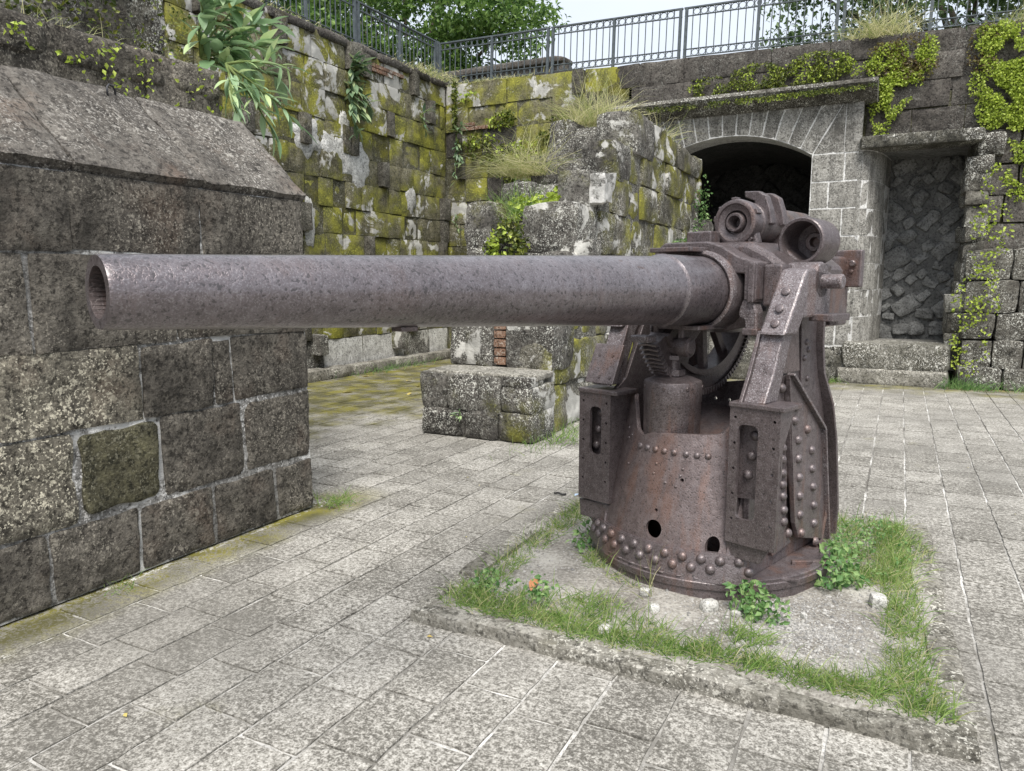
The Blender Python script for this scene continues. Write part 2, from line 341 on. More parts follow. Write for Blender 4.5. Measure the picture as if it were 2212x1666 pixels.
def rockbox(name, cen, dim, mat, parent=None, rz=0, rough=.03, rd=.25, seed=0, n=4, tilt=(0, 0)):
    """a rough squared stone, rough on every side"""
    v, idx, f = [], {}, []
    hx, hy, hz = (d / 2 for d in dim); mn = min(dim)
    def put(x, y, z):
        k = (round(x, 4), round(y, 4), round(z, 4))
        if k not in idx:
            p = Vector((x * hx, y * hy, z * hz)); q = Vector((x, y, z)); ln = sum(abs(c) ** 6 for c in q) ** (1 / 6)
            p = p / max(1, ln ** (rd * 4)) if ln > 1 else p
            pw = Vector(cen) + p
            p += p.normalized() * rough * (1.2 * nz(pw, 3.1, seed) + .7 * nz(pw, 8.3, seed + 2))
            idx[k] = len(v); v.append(p)
        return idx[k]
    g = [-1 + 2 * i / n for i in range(n + 1)]
    for i in range(n):
        for j in range(n):
            a, b, c, d = g[i], g[i + 1], g[j], g[j + 1]
            for s in (-1, 1):
                for q in (((a, c, s), (b, c, s), (b, d, s), (a, d, s)), ((s, a, c), (s, b, c), (s, b, d), (s, a, d)), ((a, s, c), (a, s, d), (b, s, d), (b, s, c))):
                    fc = [put(*p) for p in q]; f.append(fc if s > 0 else fc[::-1])
    me = mesh(name, v, f, mat, True, sharp=45)
    base = Vector(parent.location) if parent is not None else Vector()
    return obj(name, me, parent, Vector(cen) - base, (tilt[0], tilt[1], rz))

def courses(parent, o, u, n, U0, U1, zs, wr, mats, seed, gap=.012, rough=.014, pv=.012, skip=None, res=(5, 4), stub=0., name='stone_block', depth=.12, topf=None):
    """courses of stones on the plane through o, along u, facing n"""
    rr = random.Random(seed); o, u, n = Vector(o), Vector(u), Vector(n); k = 0
    for ci, (z0, z1) in enumerate(zip(zs[:-1], zs[1:])):
        a = U0 - rr.random() * wr[0]
        while a < U1:
            isstub = rr.random() < stub
            wd = rr.uniform(.16, .24) if isstub else rr.uniform(*wr)
            b = a + wd; a0, b0 = max(a, U0), min(b, U1)
            if U1 - b0 < .12: b0 = U1; b = U1 + 1
            if b0 - a0 > .07 and not (skip and skip((a0 + b0) / 2, (z0 + z1) / 2)):
                j = lambda: rr.uniform(-.012, .012)
                t0 = topf(a0) if topf and ci == len(zs) - 2 else z1; t1 = topf(b0) if topf and ci == len(zs) - 2 else z1
                c4 = [o + u * (a0 + j()) + Vector((0, 0, z0 + j())), o + u * (b0 + j()) + Vector((0, 0, z0 + j())),
                      o + u * (b0 + j()) + Vector((0, 0, t1 + j())), o + u * (a0 + j()) + Vector((0, 0, t0 + j()))]
                mt = mats[1] if isstub else rr.choice(mats[0])
                block(name, c4, n, rr.uniform(.05, .13) if isstub else rr.gauss(0, pv), depth, mt, parent, res, rough, .014, gap, seed * 100 + k)
                k += 1
            a = b

# ================================================================== GROUND
struct(obj('ground', mesh('ground', [(-300, -300, -.05), (300, -300, -.05), (300, 300, -.05), (-300, 300, -.05)], [(0, 1, 2, 3)], 'ground')))
pave = struct(obj('pavement', mesh('pavement', [(-8.6, -4, -.010), (6, -4, -.010), (6, 13.5, -.010), (-8.6, 13.5, -.010)], [(0, 1, 2, 3)], 'paver_mortar')))
BX0, BX1, BY0, BY1 = -1.95, .30, 2.78, 5.22            # planted bed round the gun
PW, PL = .265, .38
def paver_mesh(k, big=True):
    rr = random.Random(900 + k); nx, ny = (4, 5) if big else (1, 1); hx, hy = PW / 2 - .007, PL / 2 - .007; v, f = [], []
    for j in range(ny + 1):
        for i in range(nx + 1):
            onb = i in (0, nx) or j in (0, ny); x, y = -hx + 2 * hx * i / nx, -hy + 2 * hy * j / ny
            v.append((x + (rr.uniform(-.005, .003) if onb else 0), y + (rr.uniform(-.005, .003) if onb else 0), rr.uniform(-.0015, .0015) - (.003 if onb else 0)))
    for j in range(ny):
        for i in range(nx): a = j * (nx + 1) + i; f.append((a, a + 1, a + nx + 2, a + nx + 1))
    ring = [i for i in range(nx + 1)] + [j * (nx + 1) + nx for j in range(1, ny + 1)] + [ny * (nx + 1) + i for i in range(nx - 1, -1, -1)] + [j * (nx + 1) for j in range(ny - 1, 0, -1)]
    b0 = len(v)
    for q in ring: v.append((v[q][0], v[q][1], -.03))
    for q in range(len(ring)): q2 = (q + 1) % len(ring); f.append((ring[q2], ring[q], b0 + q, b0 + q2))
    return v, f
PM = [mesh('paver', *paver_mesh(k), 'paver', True, 50) for k in range(10)]
cells = []
TH, Pp = R(27.5), math.atan(227 / 1600)
def camxy(x, y, z=0):
    r_ = Vector((math.cos(TH), math.sin(TH), 0)); f_ = Vector((-math.sin(TH) * math.cos(Pp), math.cos(TH) * math.cos(Pp), -math.sin(Pp))); u_ = r_.cross(f_)
    q = Vector((x, y, z - 1.6)); d = q.dot(f_); return (q.dot(r_) / d * 1600 / 1106, q.dot(u_) / d * 1600 / 833, d) if d > .1 else (9, 9, d)
row = 0; x = -3.58 + PW / 2 - 19 * PW
while x < 5.2:
    row = round((x + 3.58) / PW); off = (row % 2) * PL * .5 + .07 * math.sin(row * 2.3)
    y = -1.2 + off
    while y < 13.2:
        inb = BX0 + .14 < x < BX1 - .26 and BY0 + .2 < y < BY1 - .2
        wall = x < -3.5 and y < 4.05
        if not inb and not wall: cells.append((x, y))
        y += PL
    x += PW
vis = [c for c in cells if abs(camxy(*c)[0]) < 1.08 and abs(camxy(*c)[1]) < 1.15]
vis.sort(key=lambda c: camxy(*c)[2]); near = set(vis[:300])
fv, ff = [], []
for k, c in enumerate(cells):
    zt = .003 * nz((c[0], c[1], 0), 3.3, 4)
    if c in near:
        o = obj('paver', PM[k % 10], pave, (c[0], c[1], zt), (R(rnd.uniform(-.3, .3)), R(rnd.uniform(-.3, .3)), R(rnd.uniform(-.5, .5)) + (math.pi if k % 3 else 0)))
    else:
        v, f = paver_mesh(k % 10, False); b0 = len(fv)
        fv += [(a + c[0], b + c[1], z + zt) for a, b, z in v]; ff += [tuple(i + b0 for i in q) for q in f]
stuff(obj('distant_pavers', mesh('distant_pavers', fv, ff, 'paver'), pave))

# bed: soil sheet and kerb stones
def bedz(x, y): return .055 + .02 * nz((x, y, 0), 1.6, 3) + .012 * nz((x, y, 0), 6, 5)
nv, nf = [], []; NXB, NYB = 46, 50
for j in range(NYB + 1):
    for i in range(NXB + 1):
        X = BX0 + .015 + (BX1 - BX0 - .05) * i / NXB; Y = BY0 + .012 + (BY1 - BY0 - .024) * j / NYB; nv.append((X, Y, bedz(X, Y) - (.035 if i in (0, NXB) or j in (0, NYB) else 0)))
for j in range(NYB):
    for i in range(NXB): a = j * (NXB + 1) + i; nf.append((a, a + 1, a + NXB + 2, a + NXB + 1))
bed = struct(obj('planting_bed', mesh('planting_bed', nv, nf, 'soil', True)))
kerb = thing('bed_kerb', 'worn low stone kerb around the grassy bed under the gun', 'kerb', ((BX0 + BX1) / 2, BY0, 0))
def kerbrun(x0, y0, x1, y1, n, h, wd, seed):
    rr = random.Random(seed); L = Vector((x1 - x0, y1 - y0, 0)); t0 = 0; ts = [0] + sorted((i + rr.uniform(-.2, .2)) / n for i in range(1, n)) + [1]
    for a, b in zip(ts[:-1], ts[1:]):
        m_ = Vector((x0, y0, 0)) + L * (a + b) / 2; ln = L.length * (b - a) + .035; hh = h * rr.uniform(.8, 1.15)
        rockbox('kerb_stone', m_ + Vector((0, 0, hh / 2 - .04)), (ln, wd * rr.uniform(.85, 1.15), hh + .08), 'kerb', kerb, math.atan2(L.y, L.x) + R(rr.uniform(-1, 1)), .020, .11, seed + int(a * 50), 9)
kerbrun(BX0, BY0, BX1 + .03, BY0, 7, .062, .095, 11)
kerbrun(BX0, BY0 + .06, BX0, BY1, 6, .06, .12, 12)
kerbrun(BX1 - .02, BY0 + .08, BX1 - .12, BY1, 6, .06, .13, 13)
kerbrun(BX0, BY1, BX1 - .1, BY1, 6, .05, .12, 14)

# terrace behind the walls
def ftop(x): return 5.55 - (x + 8.5) * .0235
struct(obj('terrace', mesh('terrace', [(-8.7, 13.6, 5.5), (8, 13.6, 5.1), (60, 90, 5.1), (-90, 90, 5.4), (-90, -20, 5.5), (-8.7, -20, 5.5)], [(0, 1, 2, 3), (0, 3, 4, 5)], 'terrace')))

# ================================================================== LEFT PARAPET
LX = -3.62
pw = thing('parapet_wall', 'dark weathered stone parapet with sloping coping and pale mortar joints beside the barrel', 'wall', (-3.9, 1.2, 0))
def lp(y, z, dx=0): return (LX + dx - .012 * (z / 2.2), y, z)
obj('mortar_core', prism('mortar_core', [(LX - .012, 0), (LX - .022, 2.12), (-4.2, 2.64), (-4.9, 2.64), (-4.9, 0)], 'y', -1.6, 3.885, 'mortar'), pw, -Vector(pw.location))
rows = [(0.0, .375, [-1.6, -.9, -.3, .35, .95, 1.5, 2.05, 2.54, 3.04, 3.55, 3.9], 'basalt'),
        (.375, .85, [-1.6, -1., -.35, .3, .9, 1.6, 2.21, 2.70, 3.30, 3.9], 'basalt_lichen'),
        (.85, 1.26, [-1.6, -.8, -.1, .6, 1.2, 1.87, 2.61, 3.09, 3.23, 3.9], 'basalt'),
        (1.26, 1.74, [-1.6, -.9, -.2, .5, 1.3, 2.06, 2.85, 3.9], 'basalt'),
        (1.74, 2.13, [-1.6, -.7, .1, .85, 1.55, 2.29, 3.06, 3.9], 'basalt')]
k = 0
for z0, z1, ys, mt in rows:
    for a, b in zip(ys[:-1], ys[1:]):
        m_ = mt
        if z0 == .85 and b < 2.7: m_ = 'basalt_lichen'
        if z0 == .375 and abs(a - 2.21) < .01: m_ = 'basalt_green'
        if z0 == .375 and a > 2.6: m_ = 'basalt'
        g = .012 if z0 < .5 else .008 if z0 < 1 else .0045
        if m_ == 'basalt_green': g = .018
        j = lambda: rnd.uniform(-.012, .012)
        block('stone_block', [lp(a + j(), z0 + j() * (z0 > 0)), lp(b + (j() if b < 3.8 else 0), z0 + j() * (z0 > 0)), lp(b + (j() if b < 3.8 else 0), z1 + j()), lp(a + j(), z1 + j())], (1, 0, 0), rnd.uniform(-.002, .010), .2, m_, pw,
              (16, 12), .013, .007, g, 300 + k, .8, 6.5); k += 1
        if b > 3.8:   # end faces of the corner stones
            block('stone_block', [(LX, 3.89, z0), (-4.3, 3.89, z0), (-4.3, 3.89, z1), (LX, 3.89, z1)], (0, 1, 0), .005, .1, m_, pw, (8, 6), .012, .008, .012, 350 + k)
# coping slabs: a rim course and sloping tops
ys = [-1.6, -.8, .1, .85, 1.6, 2.32, 3.1, 3.93]
for a, b in zip(ys[:-1], ys[1:]):
    block('coping_slab', [(LX + .0, a, 2.155), (LX + .0, b, 2.155), (-4.2, b, 2.70), (-4.2, a, 2.70)], (.68, 0, .73), .02, .1, 'coping', pw, (16, 12), .022, .010, .004, 400 + int(a * 9), .8, 4.)
block('coping_slab', [(-3.64, 3.91, 2.13), (-4.25, 3.91, 2.13), (-4.25, 3.91, 2.72), (-4.18, 3.91, 2.70)], (0, 1, 0), .01, .1, 'coping', pw, (6, 5))
# iron loop let into the coping
lo = obj('iron_loop', tube('iron_loop', [(0, -.045, -.02), (0, -.045, .03), (0, -.02, .05), (0, .02, .05), (0, .045, .035), (0, .045, -.02)], [.006] * 6, 'loop', 8), None, (-4.12, 2.9, 2.665), (0, 0, .5))
tag(lo, 'small dark iron loop standing on the sloping coping', 'iron loop')

# second and third tiers behind it
pw2 = thing('rampart_wall', 'dark rough stone tier rising behind the sloping coping', 'wall', (-4.9, 1.2, 0))
obj('mortar_core', boxmesh('mortar_core', -5.6, -4.73, -1.6, 4.2, 0, 3.10, 'ruin_core'), pw2, -Vector(pw2.location))
courses(pw2, (-4.7, 0, 0), (0, 1, 0), (1, 0, 0), -1.6, 4.22, [2.3, 2.75, 3.16], (.9, 1.5), (['basalt'], 'basalt'), 21, .004, .03, .012, res=(14, 8))
courses(pw2, (-4.7, 4.2, 0), (-1, 0, 0), (0, 1, 0), 0, .9, [0, .55, 1.1, 1.65, 2.2, 2.7, 3.14], (.5, .9), (['basalt'], 'basalt'), 22, .01, .03, .012, res=(6, 5))
ty = -1.6
while ty < 4.15:
    L = min(rnd.uniform(.7, 1.2), 4.22 - ty); rockbox('stone_block', (-5.15, ty + L / 2, 3.05), (.95, L, .26), 'basalt', pw2, 0, .03, .2, int(ty * 10) + 50, 8); ty += L
pw3 = thing('rampart_wall', 'rough weed-grown rampart behind the dark tier at the leafy shrub', 'wall', (-5.9, 1.2, 0))
obj('mortar_core', boxmesh('mortar_core', -8.5, -5.72, -1.6, 4.55, 0, 4.35, 'ruin_core'), pw3, -Vector(pw3.location))
courses(pw3, (-5.7, 0, 0), (0, 1, 0), (1, 0, 0), -1.6, 4.58, [2.9, 3.35, 3.85, 4.45], (.8, 1.3), (['basalt', 'ruin'], 'basalt'), 23, .012, .05, .03, res=(10, 7))
courses(pw3, (-5.7, 4.56, 0), (-1, 0, 0), (0, 1, 0), 0, 2.8, [0, .6, 1.2, 1.8, 2.4, 3., 3.5, 4., 4.4], (.5, .9), (['basalt', 'ruin'], 'basalt'), 24, .012, .04, .02)

# ================================================================== MOSSY WALL
mw = thing('mossy_wall', 'tall moss-green stone wall with white plaster patches', 'wall', (-8.5, 9, 0))
MX = -8.5
obj('mortar_core', boxmesh('mortar_core', -9.6, MX - .03, 3.5, 13.5, 0, 5.52, 'mossy_mortar'), mw, -Vector(mw.location))
plasters = [(9.35, 3.85, .30, .28), (9.95, 3.75, .34, .30), (10.45, 3.62, .42, .40), (10.2, 4.15, .14, .30), (12.1, 3.2, .15, .32), (9.3, 2.5, .12, .42)]
def blob(name, cy, cz, ry, rz, mat, parent, seed, x):
    v, f = [(.022, 0, 0)], []; N = 30
    for k, q in enumerate((.45, .82, 1.)):
        for i in range(N):
            a = 2 * math.pi * i / N; rr_ = q * (1 + .55 * nz((math.cos(a), math.sin(a), seed), 1.3, seed) + .28 * nz((math.cos(a), math.sin(a), seed), 4.1, seed + 3))
            v.append((.022 - .004 * k + .006 * nz((a, q, seed), 3, seed) - (.03 if k == 2 else 0), ry * rr_ * math.cos(a), rz * rr_ * math.sin(a)))
    for i in range(N):
        j_ = (i + 1) % N; f.append((0, 1 + i, 1 + j_))
        for k in range(2): f.append((1 + k * N + i, 1 + (k + 1) * N + i, 1 + (k + 1) * N + j_, 1 + k * N + j_))
    return obj(name, mesh(name, v, f, mat, True, 60), parent, V((x, cy, cz)) - V(parent.location))
V = Vector
courses(mw, (MX, 0, 0), (0, 1, 0), (1, 0, 0), 3.6, 13.38, [.62, 1.05, 1.5, 1.93, 2.38, 2.82, 3.27, 3.72, 4.2, 4.65, 5.1, 5.56], (.32, .58), (['mossy'], 'mossy_dark'), 31, .006, .016, .02, None, (6, 5), stub=.2)
for q, (a, b, c, d) in enumerate(plasters): blob('plaster_patch', a, b, c, d, 'plaster', mw, 600 + q, MX - .003)
# rendered foot and curb
yy = 3.6
while yy < 13.3:
    L = rnd.uniform(.7, 1.3); b = min(yy + L, 13.38)
    block('render_panel', [(MX, yy, 0), (MX, b, 0), (MX, b, .62), (MX, yy, .62)], (1, 0, 0), -.01 + rnd.uniform(0, .03), .05, 'plaster' if rnd.random() < .7 else 'ruin', mw, (6, 4), .02, .012, .012, 650 + int(yy * 5)); yy = b
yy = 8.
while yy < 13.2:
    L = rnd.uniform(.5, .9); rockbox('curb_stone', (-8.32, yy + L / 2, .07), (.3, L, .2), 'kerb', mw, 0, .03, .2, int(yy * 7)); yy += L
for z, y0 in ((1.5, 9.6), (.55, 9.3), (.5, 11.5)): rockbox('bond_stone', (-8.42, y0, z), (.3, .2, .36), 'ruin', mw, 0, .02, .15, int(y0 * 10))
# brick courses showing near the top
for q in range(8):
    r_, c_ = divmod(q, 5); a = 10.85 + c_ * .215 + (r_ % 2) * .1
    block('brick', [(MX, a, 5.12 - r_ * .075 + .2), (MX, a + .2, 5.12 - r_ * .075 + .2), (MX, a + .2, 5.185 - r_ * .075 + .2), (MX, a, 5.185 - r_ * .075 + .2)], (1, 0, 0), .035, .05, 'brick', mw, (2, 1), .004, .004, .003, 700 + q)
# capping stones
yy = 3.6
while yy < 13.7:
    L = rnd.uniform(.6, 1.2); rockbox('capping_stone', (-8.75, yy + L / 2, 5.53), (.62, L, .16), 'far', mw, 0, .03, .2, int(yy * 13)); yy += L

# ================================================================== FAR WALL
fw = thing('corner_wall', 'dark stone wall with hanging creeper between mossy wall and ruined stair', 'wall', (-6.5, 13.4, 0))
FY = 13.4
obj('mortar_core', prism('mortar_core', [(-8.6, 0), (-4.55, 0), (-4.55, 5.40), (-8.6, 5.48)], 'y', FY + .03, 14.6, 'mossy_mortar'), fw, -Vector(fw.location))
courses(fw, (0, FY, 0), (1, 0, 0), (0, -1, 0), -8.5, -4.4, [0, .5, .95, 1.4, 1.85, 2.3, 2.75, 3.2, 3.65, 4.1, 4.6, 5.05, 5.55], (.45, .8), (['mossy', 'mossy', 'mossy', 'far'], 'mossy_dark'), 41, .006, .016, .018, None, (5, 4), stub=.08, topf=ftop)
for q in range(4):
    r_, c_ = divmod(q, 3); a = -8.05 + c_ * .25
    block('brick', [(a, FY, 4.6 + r_ * .08), (a + .235, FY, 4.6 + r_ * .08), (a + .235, FY, 4.67 + r_ * .08), (a, FY, 4.67 + r_ * .08)], (0, -1, 0), .04, .05, 'brick', fw, (2, 1), .004, .004, .003, 720 + q)

# facade with the arch
fa = thing('arch_facade', 'pale ashlar facade with segmental arch and mossy cornice', 'facade', (-2.6, 13.1, 0))
AY = 13.1; AC, AHS, AZS, ARISE = -2.72, 1.32, 3.59, .40
ARAD = (AHS ** 2 + ARISE ** 2) / (2 * ARISE); AZC = AZS + ARISE - ARAD; AMAX = math.asin(AHS / ARAD)
arc = [(AC + ARAD * math.sin(t), AZC + ARAD * math.cos(t)) for t in np.linspace(-AMAX, AMAX, 21)]
outl = [(-4.6, 0), (AC - AHS, 0)] + arc + [(AC + AHS, 0), (-.72, 0), (-.72, 4.44), (-4.6, 4.44)]
obj('mortar_core', prism('mortar_core', outl, 'y', AY + .003, AY + .6, 'facade_mortar'), fa, -Vector(fa.location))
NV = 13
for q in range(NV):
    t0, t1 = -AMAX + 2 * AMAX * q / NV, -AMAX + 2 * AMAX * (q + 1) / NV
    def top(t):
        tx = AC + ARAD * math.sin(t); s = math.tan(t) * .85
        z = 4.36; return (AC + ARAD * math.sin(t) + (z - (AZC + ARAD * math.cos(t))) * s, AY, z)
    c4 = [(AC + ARAD * math.sin(t0), AY, AZC + ARAD * math.cos(t0)), (AC + ARAD * math.sin(t1), AY, AZC + ARAD * math.cos(t1)), top(t1), top(t0)]
    block('voussoir', c4, (0, -1, 0), .006, .58, 'facade', fa, (5, 8), .008, .005, .012, 800 + q, .4)
# spandrel stones and pier
xt = top(AMAX)[0]
block('ashlar_block', [(AC + AHS + .01, AY, 3.59), (-.93, AY, 3.59), (-.93, AY, 4.36), (xt, AY, 4.36)], (0, -1, 0), .006, .1, 'facade', fa, (6, 8), .008, .006, .008, 830)
block('ashlar_block', [(-.93, AY, 3.59), (-.68, AY, 3.59), (-.68, AY, 4.36), (-.93, AY, 4.36)], (0, -1, 0), .012, .1, 'facade', fa, (4, 8), .008, .006, .008, 831)
zs = [0, .55, 1.0, 1.42, 1.85, 2.3, 2.74, 3.16, 3.59]
for q, (z0, z1) in enumerate(zip(zs[:-1], zs[1:])):
    sp = -1.05 + (.14 if q % 2 else -.08)
    for a, b in ((AC + AHS, sp), (sp, -.70)):
        block('ashlar_block', [(a, AY, z0), (b, AY, z0), (b, AY, z1), (a, AY, z1)], (0, -1, 0), rnd.uniform(0, .012), .1, 'facade' if z0 > .5 else 'sill', fa, (6, 6), .008, .006, .010, 840 + q * 2)
    for a, b in ((-4.6, AC - AHS),):
        block('ashlar_block', [(a, AY, z0), (b, AY, z0), (b, AY, z1), (a, AY, z1)], (0, -1, 0), 0, .1, 'facade', fa, (5, 5), .008, .006, .010, 870 + q)
block('ashlar_block', [(-4.6, AY, 3.59), (AC - AHS - .01, AY, 3.59), (top(-AMAX)[0], AY, 4.36), (-4.6, AY, 4.36)], (0, -1, 0), .006, .1, 'facade', fa, (6, 8), .008, .006, .008, 890)
# reveal of the arch: side slabs and soffit run back into the vault
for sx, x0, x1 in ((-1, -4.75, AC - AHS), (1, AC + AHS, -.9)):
    obj('vault_pier', boxmesh('vault_pier', x0, x1, AY + .6, 16.6, 0, 4.4, 'vault_shade'), fa, -Vector(fa.location))
obj('vault', prism('vault', arc + [(AC + AHS, 4.42), (AC - AHS, 4.42)], 'y', AY + .6, 16.6, 'vault_shade'), fa, -Vector(fa.location))
# cornice
cs = [-4.75, -3.9, -3.0, -2.1, -1.25, -.50]
for a, b in zip(cs[:-1], cs[1:]):
    me = prism('cornice_stone', [(12.84, 4.50), (12.80, 4.56), (12.83, 4.62), (13.3, 4.66), (13.42, 4.66), (13.42, 4.34), (13.06, 4.34), (12.97, 4.40), (12.93, 4.44)], 'x', a + .004, b - .004, 'far_low')
    obj('cornice_stone', me, fa, -Vector(fa.location))
# steps in front of the arch
rockbox('step_stone', (-1.85, 12.72, .12), (1.9, .75, .26), 'sill', fa, 0, .02, .12, 5, 8); rockbox('step_stone', (-1.85, 12.95, .36), (1.9, .45, .26), 'sill', fa, 0, .02, .12, 6, 8)
rockbox('plinth_stone', (-.95, 12.98, .2), (.5, .3, .42), 'sill', fa, 0, .02, .12, 8, 5)

# rubble closing the vault and the doorway
def rubble(parent, x0, x1, z0, z1, y, n, seed, smin, smax, diag=True, mat='niche'):
    rr = random.Random(seed); pts = []
    tries = 0
    while len(pts) < n and tries < 6000:
        tries += 1; s = rr.uniform(smin, smax); x, z = rr.uniform(x0 + s * .3, x1 - s * .3), rr.uniform(z0 + s * .3, z1 - s * .2)
        if all((x - a) ** 2 + (z - b) ** 2 > ((s + c) * .50) ** 2 for a, b, c in pts): pts.append((x, z, s))
    for q, (x, z, s) in enumerate(pts):
        o = rockbox('rubble_stone', (x, y, z), (s * rr.uniform(.9, 1.4), .24, s * rr.uniform(.65, 1.0)), mat, parent, 0, .055, .22, seed + q, 6)
        o.rotation_euler = (rr.uniform(-.12, .12), (rr.choice((-1, 1)) * rr.uniform(.5, .95) if diag and z > z0 + .5 else rr.uniform(-.1, .1)), rr.uniform(-.12, .12))
nb = thing('rubble_wall', 'dark rubble wall closing the deep vault under the arch', 'wall', (-2.7, 16.6, 0))
obj('mortar_core', boxmesh('mortar_core', -4.3, -1.2, 16.55, 16.9, 0, 4.3, 'vault_shade'), nb, -Vector(nb.location))
rubble(nb, -4.0, -1.4, 0, 4.0, 16.58, 75, 51, .24, .55, mat='vault_shade')
obj('floor_slab', boxmesh('floor_slab', AC - AHS, AC + AHS, 13.1, 16.6, 0, .48, 'sill'), nb, -Vector(nb.location))

rw = thing('gate_wall', 'dark creeper-hung wall around the rubble-filled doorway', 'wall', (1.5, 13.4, 0))
L0 = -Vector(rw.location)
obj('mortar_core', prism('mortar_core', [(.80, 0), (5.2, 0), (5.2, 4.46), (-.72, 4.46), (-.72, 3.80), (.88, 3.80), (.92, 2.4)], 'y', FY + .03, 14.6, 'mossy_mortar'), rw, L0)
obj('mortar_core', prism('mortar_core', [(-4.6, 4.44), (5.2, 4.44), (5.2, ftop(5.2) - .06), (-4.6, ftop(-4.6) - .06)], 'y', FY + .03, 14.6, 'far'), rw, L0)
courses(rw, (0, FY, 0), (1, 0, 0), (0, -1, 0), -4.4, 5., [4.62, 5.03, 5.5], (.8, 1.5), (['far'], 'far'), 61, .006, .03, .012, None, (9, 6), topf=ftop)
courses(rw, (0, FY, 0), (1, 0, 0), (0, -1, 0), -.66, 5., [3.82, 4.22, 4.62], (.7, 1.3), (['far'], 'far'), 62, .006, .03, .012, None, (9, 6))
courses(rw, (0, FY - .05, 0), (1, 0, 0), (0, -1, 0), .92, 5., [2.05, 2.45, 2.85, 3.3, 3.82], (.6, 1.0), (['far'], 'far_low'), 63, .012, .02, .02, None, (7, 5))
# lower ruined courses stand proud
rr = random.Random(64)
for ci, (z0, z1) in enumerate(((0, .32), (.32, .72), (.72, 1.12), (1.12, 1.6), (1.6, 2.06))):
    a = .78 + .1 * rr.random()
    while a < 5.:
        L = rr.uniform(.38, .7); rockbox('stone_block', (a + L / 2, 13.14 + .03 * rr.random() + .04 * ci, (z0 + z1) / 2), (L + .01, .55, z1 - z0 + .01), 'far_low', rw, 0, .028, .14, ci * 40 + int(a * 10), 6); a += L
# lintel, sill, step
rockbox('lintel', (.12, 13.22, 3.70), (1.66, .6, .18), 'sill', rw, 0, .012, .08, 3, 10)
obj('door_head', boxmesh('door_head', -.66, .88, 13.5, 14.6, 3.62, 3.9, 'niche'), rw, L0)
rockbox('sill_stone', (-.03, 13.12, .43), (1.5, .74, .42), 'sill', rw, 0, .03, .1, 31, 10)
rockbox('plinth_stone', (-.06, 13.1, .11), (1.58, .76, .26), 'kerb', rw, 0, .025, .1, 33, 10)
obj('sill_floor', boxmesh('sill_floor', -.72, .85, 13.4, 14.6, .2, .60, 'facade'), rw, L0)
# rounded left jamb of dressed blocks
jz = [.6, 1.02, 1.45, 1.87, 2.3, 2.72, 3.15, 3.6]
jp = [(-.76, 13.12), (-.655, 13.09), (-.56, 13.16), (-.47, 13.33), (-.40, 13.6), (-.34, 13.95), (-.28, 14.45)]
for q, (z0, z1) in enumerate(zip(jz[:-1], jz[1:])):
    for (xa, ya), (xb, yb) in zip(jp[:-1], jp[1:]):
        n_ = Vector((yb - ya, -(xb - xa), 0)).normalized()
        block('jamb_block', [(xa, ya, z0), (xb, yb, z0), (xb, yb, z1), (xa, ya, z1)], n_, rnd.uniform(0, .006), .12, 'facade', rw, (4, 4), .004, .002, .002, 900 + q, .3)
obj('jamb_core', prism('jamb_core', jp + [(-.9, 14.5), (-.9, 13.15)], 'z', .58, 3.62, 'facade_mortar'), rw, L0 + Vector((0, 0, 0)))
# ragged right jamb
rr = random.Random(66); z = .6
while z < 3.6:
    hh = rr.uniform(.18, .34); rockbox('jamb_stone', (.86 - .18 * (1 - (z - .6) / 3) + rr.uniform(-.04, .05) + .12, 13.55, z + hh / 2), (.3 + rr.uniform(-.05, .08), .8, hh + .02), 'facade' if rr.random() < .25 else 'far_low', rw, rr.uniform(-.15, .15), .06, .12, int(z * 33), 5); z += hh
dr = thing('rubble_wall', 'grey rubble infill of tilted stones inside the doorway', 'wall', (.2, 14.5, .6))
obj('mortar_core', boxmesh('mortar_core', -.6, 1.2, 14.48, 14.7, .5, 3.8, 'niche_mortar'), dr, -Vector(dr.location))
rubble(dr, -.36, 1.0, .6, 3.6, 14.545, 95, 52, .15, .40)

# ================================================================== RUINED STAIR WALL
ru = thing('ruined_stair', 'ruined stepped stone wall with lichen and moss in front of the arch', 'ruin', (-3.8, 8, 0))
L0 = -Vector(ru.location)
tiers = [(6.42, .66), (6.98, 1.18), (7.5, 1.85), (7.8, 2.42), (8.25, 2.78), (9.05, 3.25), (9.65, 3.68), (13.1, 3.68)]
prof = [(6.42, 0)]
for (ya, za), (yb, zb) in zip(tiers[:-1], tiers[1:]): prof += [(ya + .06, za - .04), (yb + .06, za - .04)]
prof += [(13.1, 0)]
obj('rubble_core', prism('rubble_core', prof, 'x', -4.38, -3.2, 'ruin_core'), ru, L0)
def rb(x0, x1, y0, y1, z0, z1, seed, mat='ruin', rough=.035, tilt=(0, 0), nm='stone_block', n=7):
    return rockbox(nm, ((x0 + x1) / 2, (y0 + y1) / 2, (z0 + z1) / 2), (x1 - x0, y1 - y0, z1 - z0), mat, ru, R(rnd.uniform(-1.5, 1.5)), rough, .13, seed, n, tilt)
s = 0
# bottom block: stones of the front face
for x0, x1, z0, z1 in ((-4.41, -4.08, .27, .66), (-4.41, -3.86, 0, .29), (-4.08, -3.72, .28, .66), (-3.88, -3.48, 0, .29), (-3.72, -3.46, .27, .66), (-3.46, -3.10, .30, .56), (-3.50, -3.10, 0, .31)):
    s += 1; rb(x0, x1, 6.38, 6.95, z0, z1, s, 'ruin', .022)
rb(-3.48, -3.12, 6.4, 6.7, .55, .66, 60, 'ruin', .02)
rb(-4.4, -3.12, 6.42, 7.0, .60, .68, 90, 'kerb', .02)
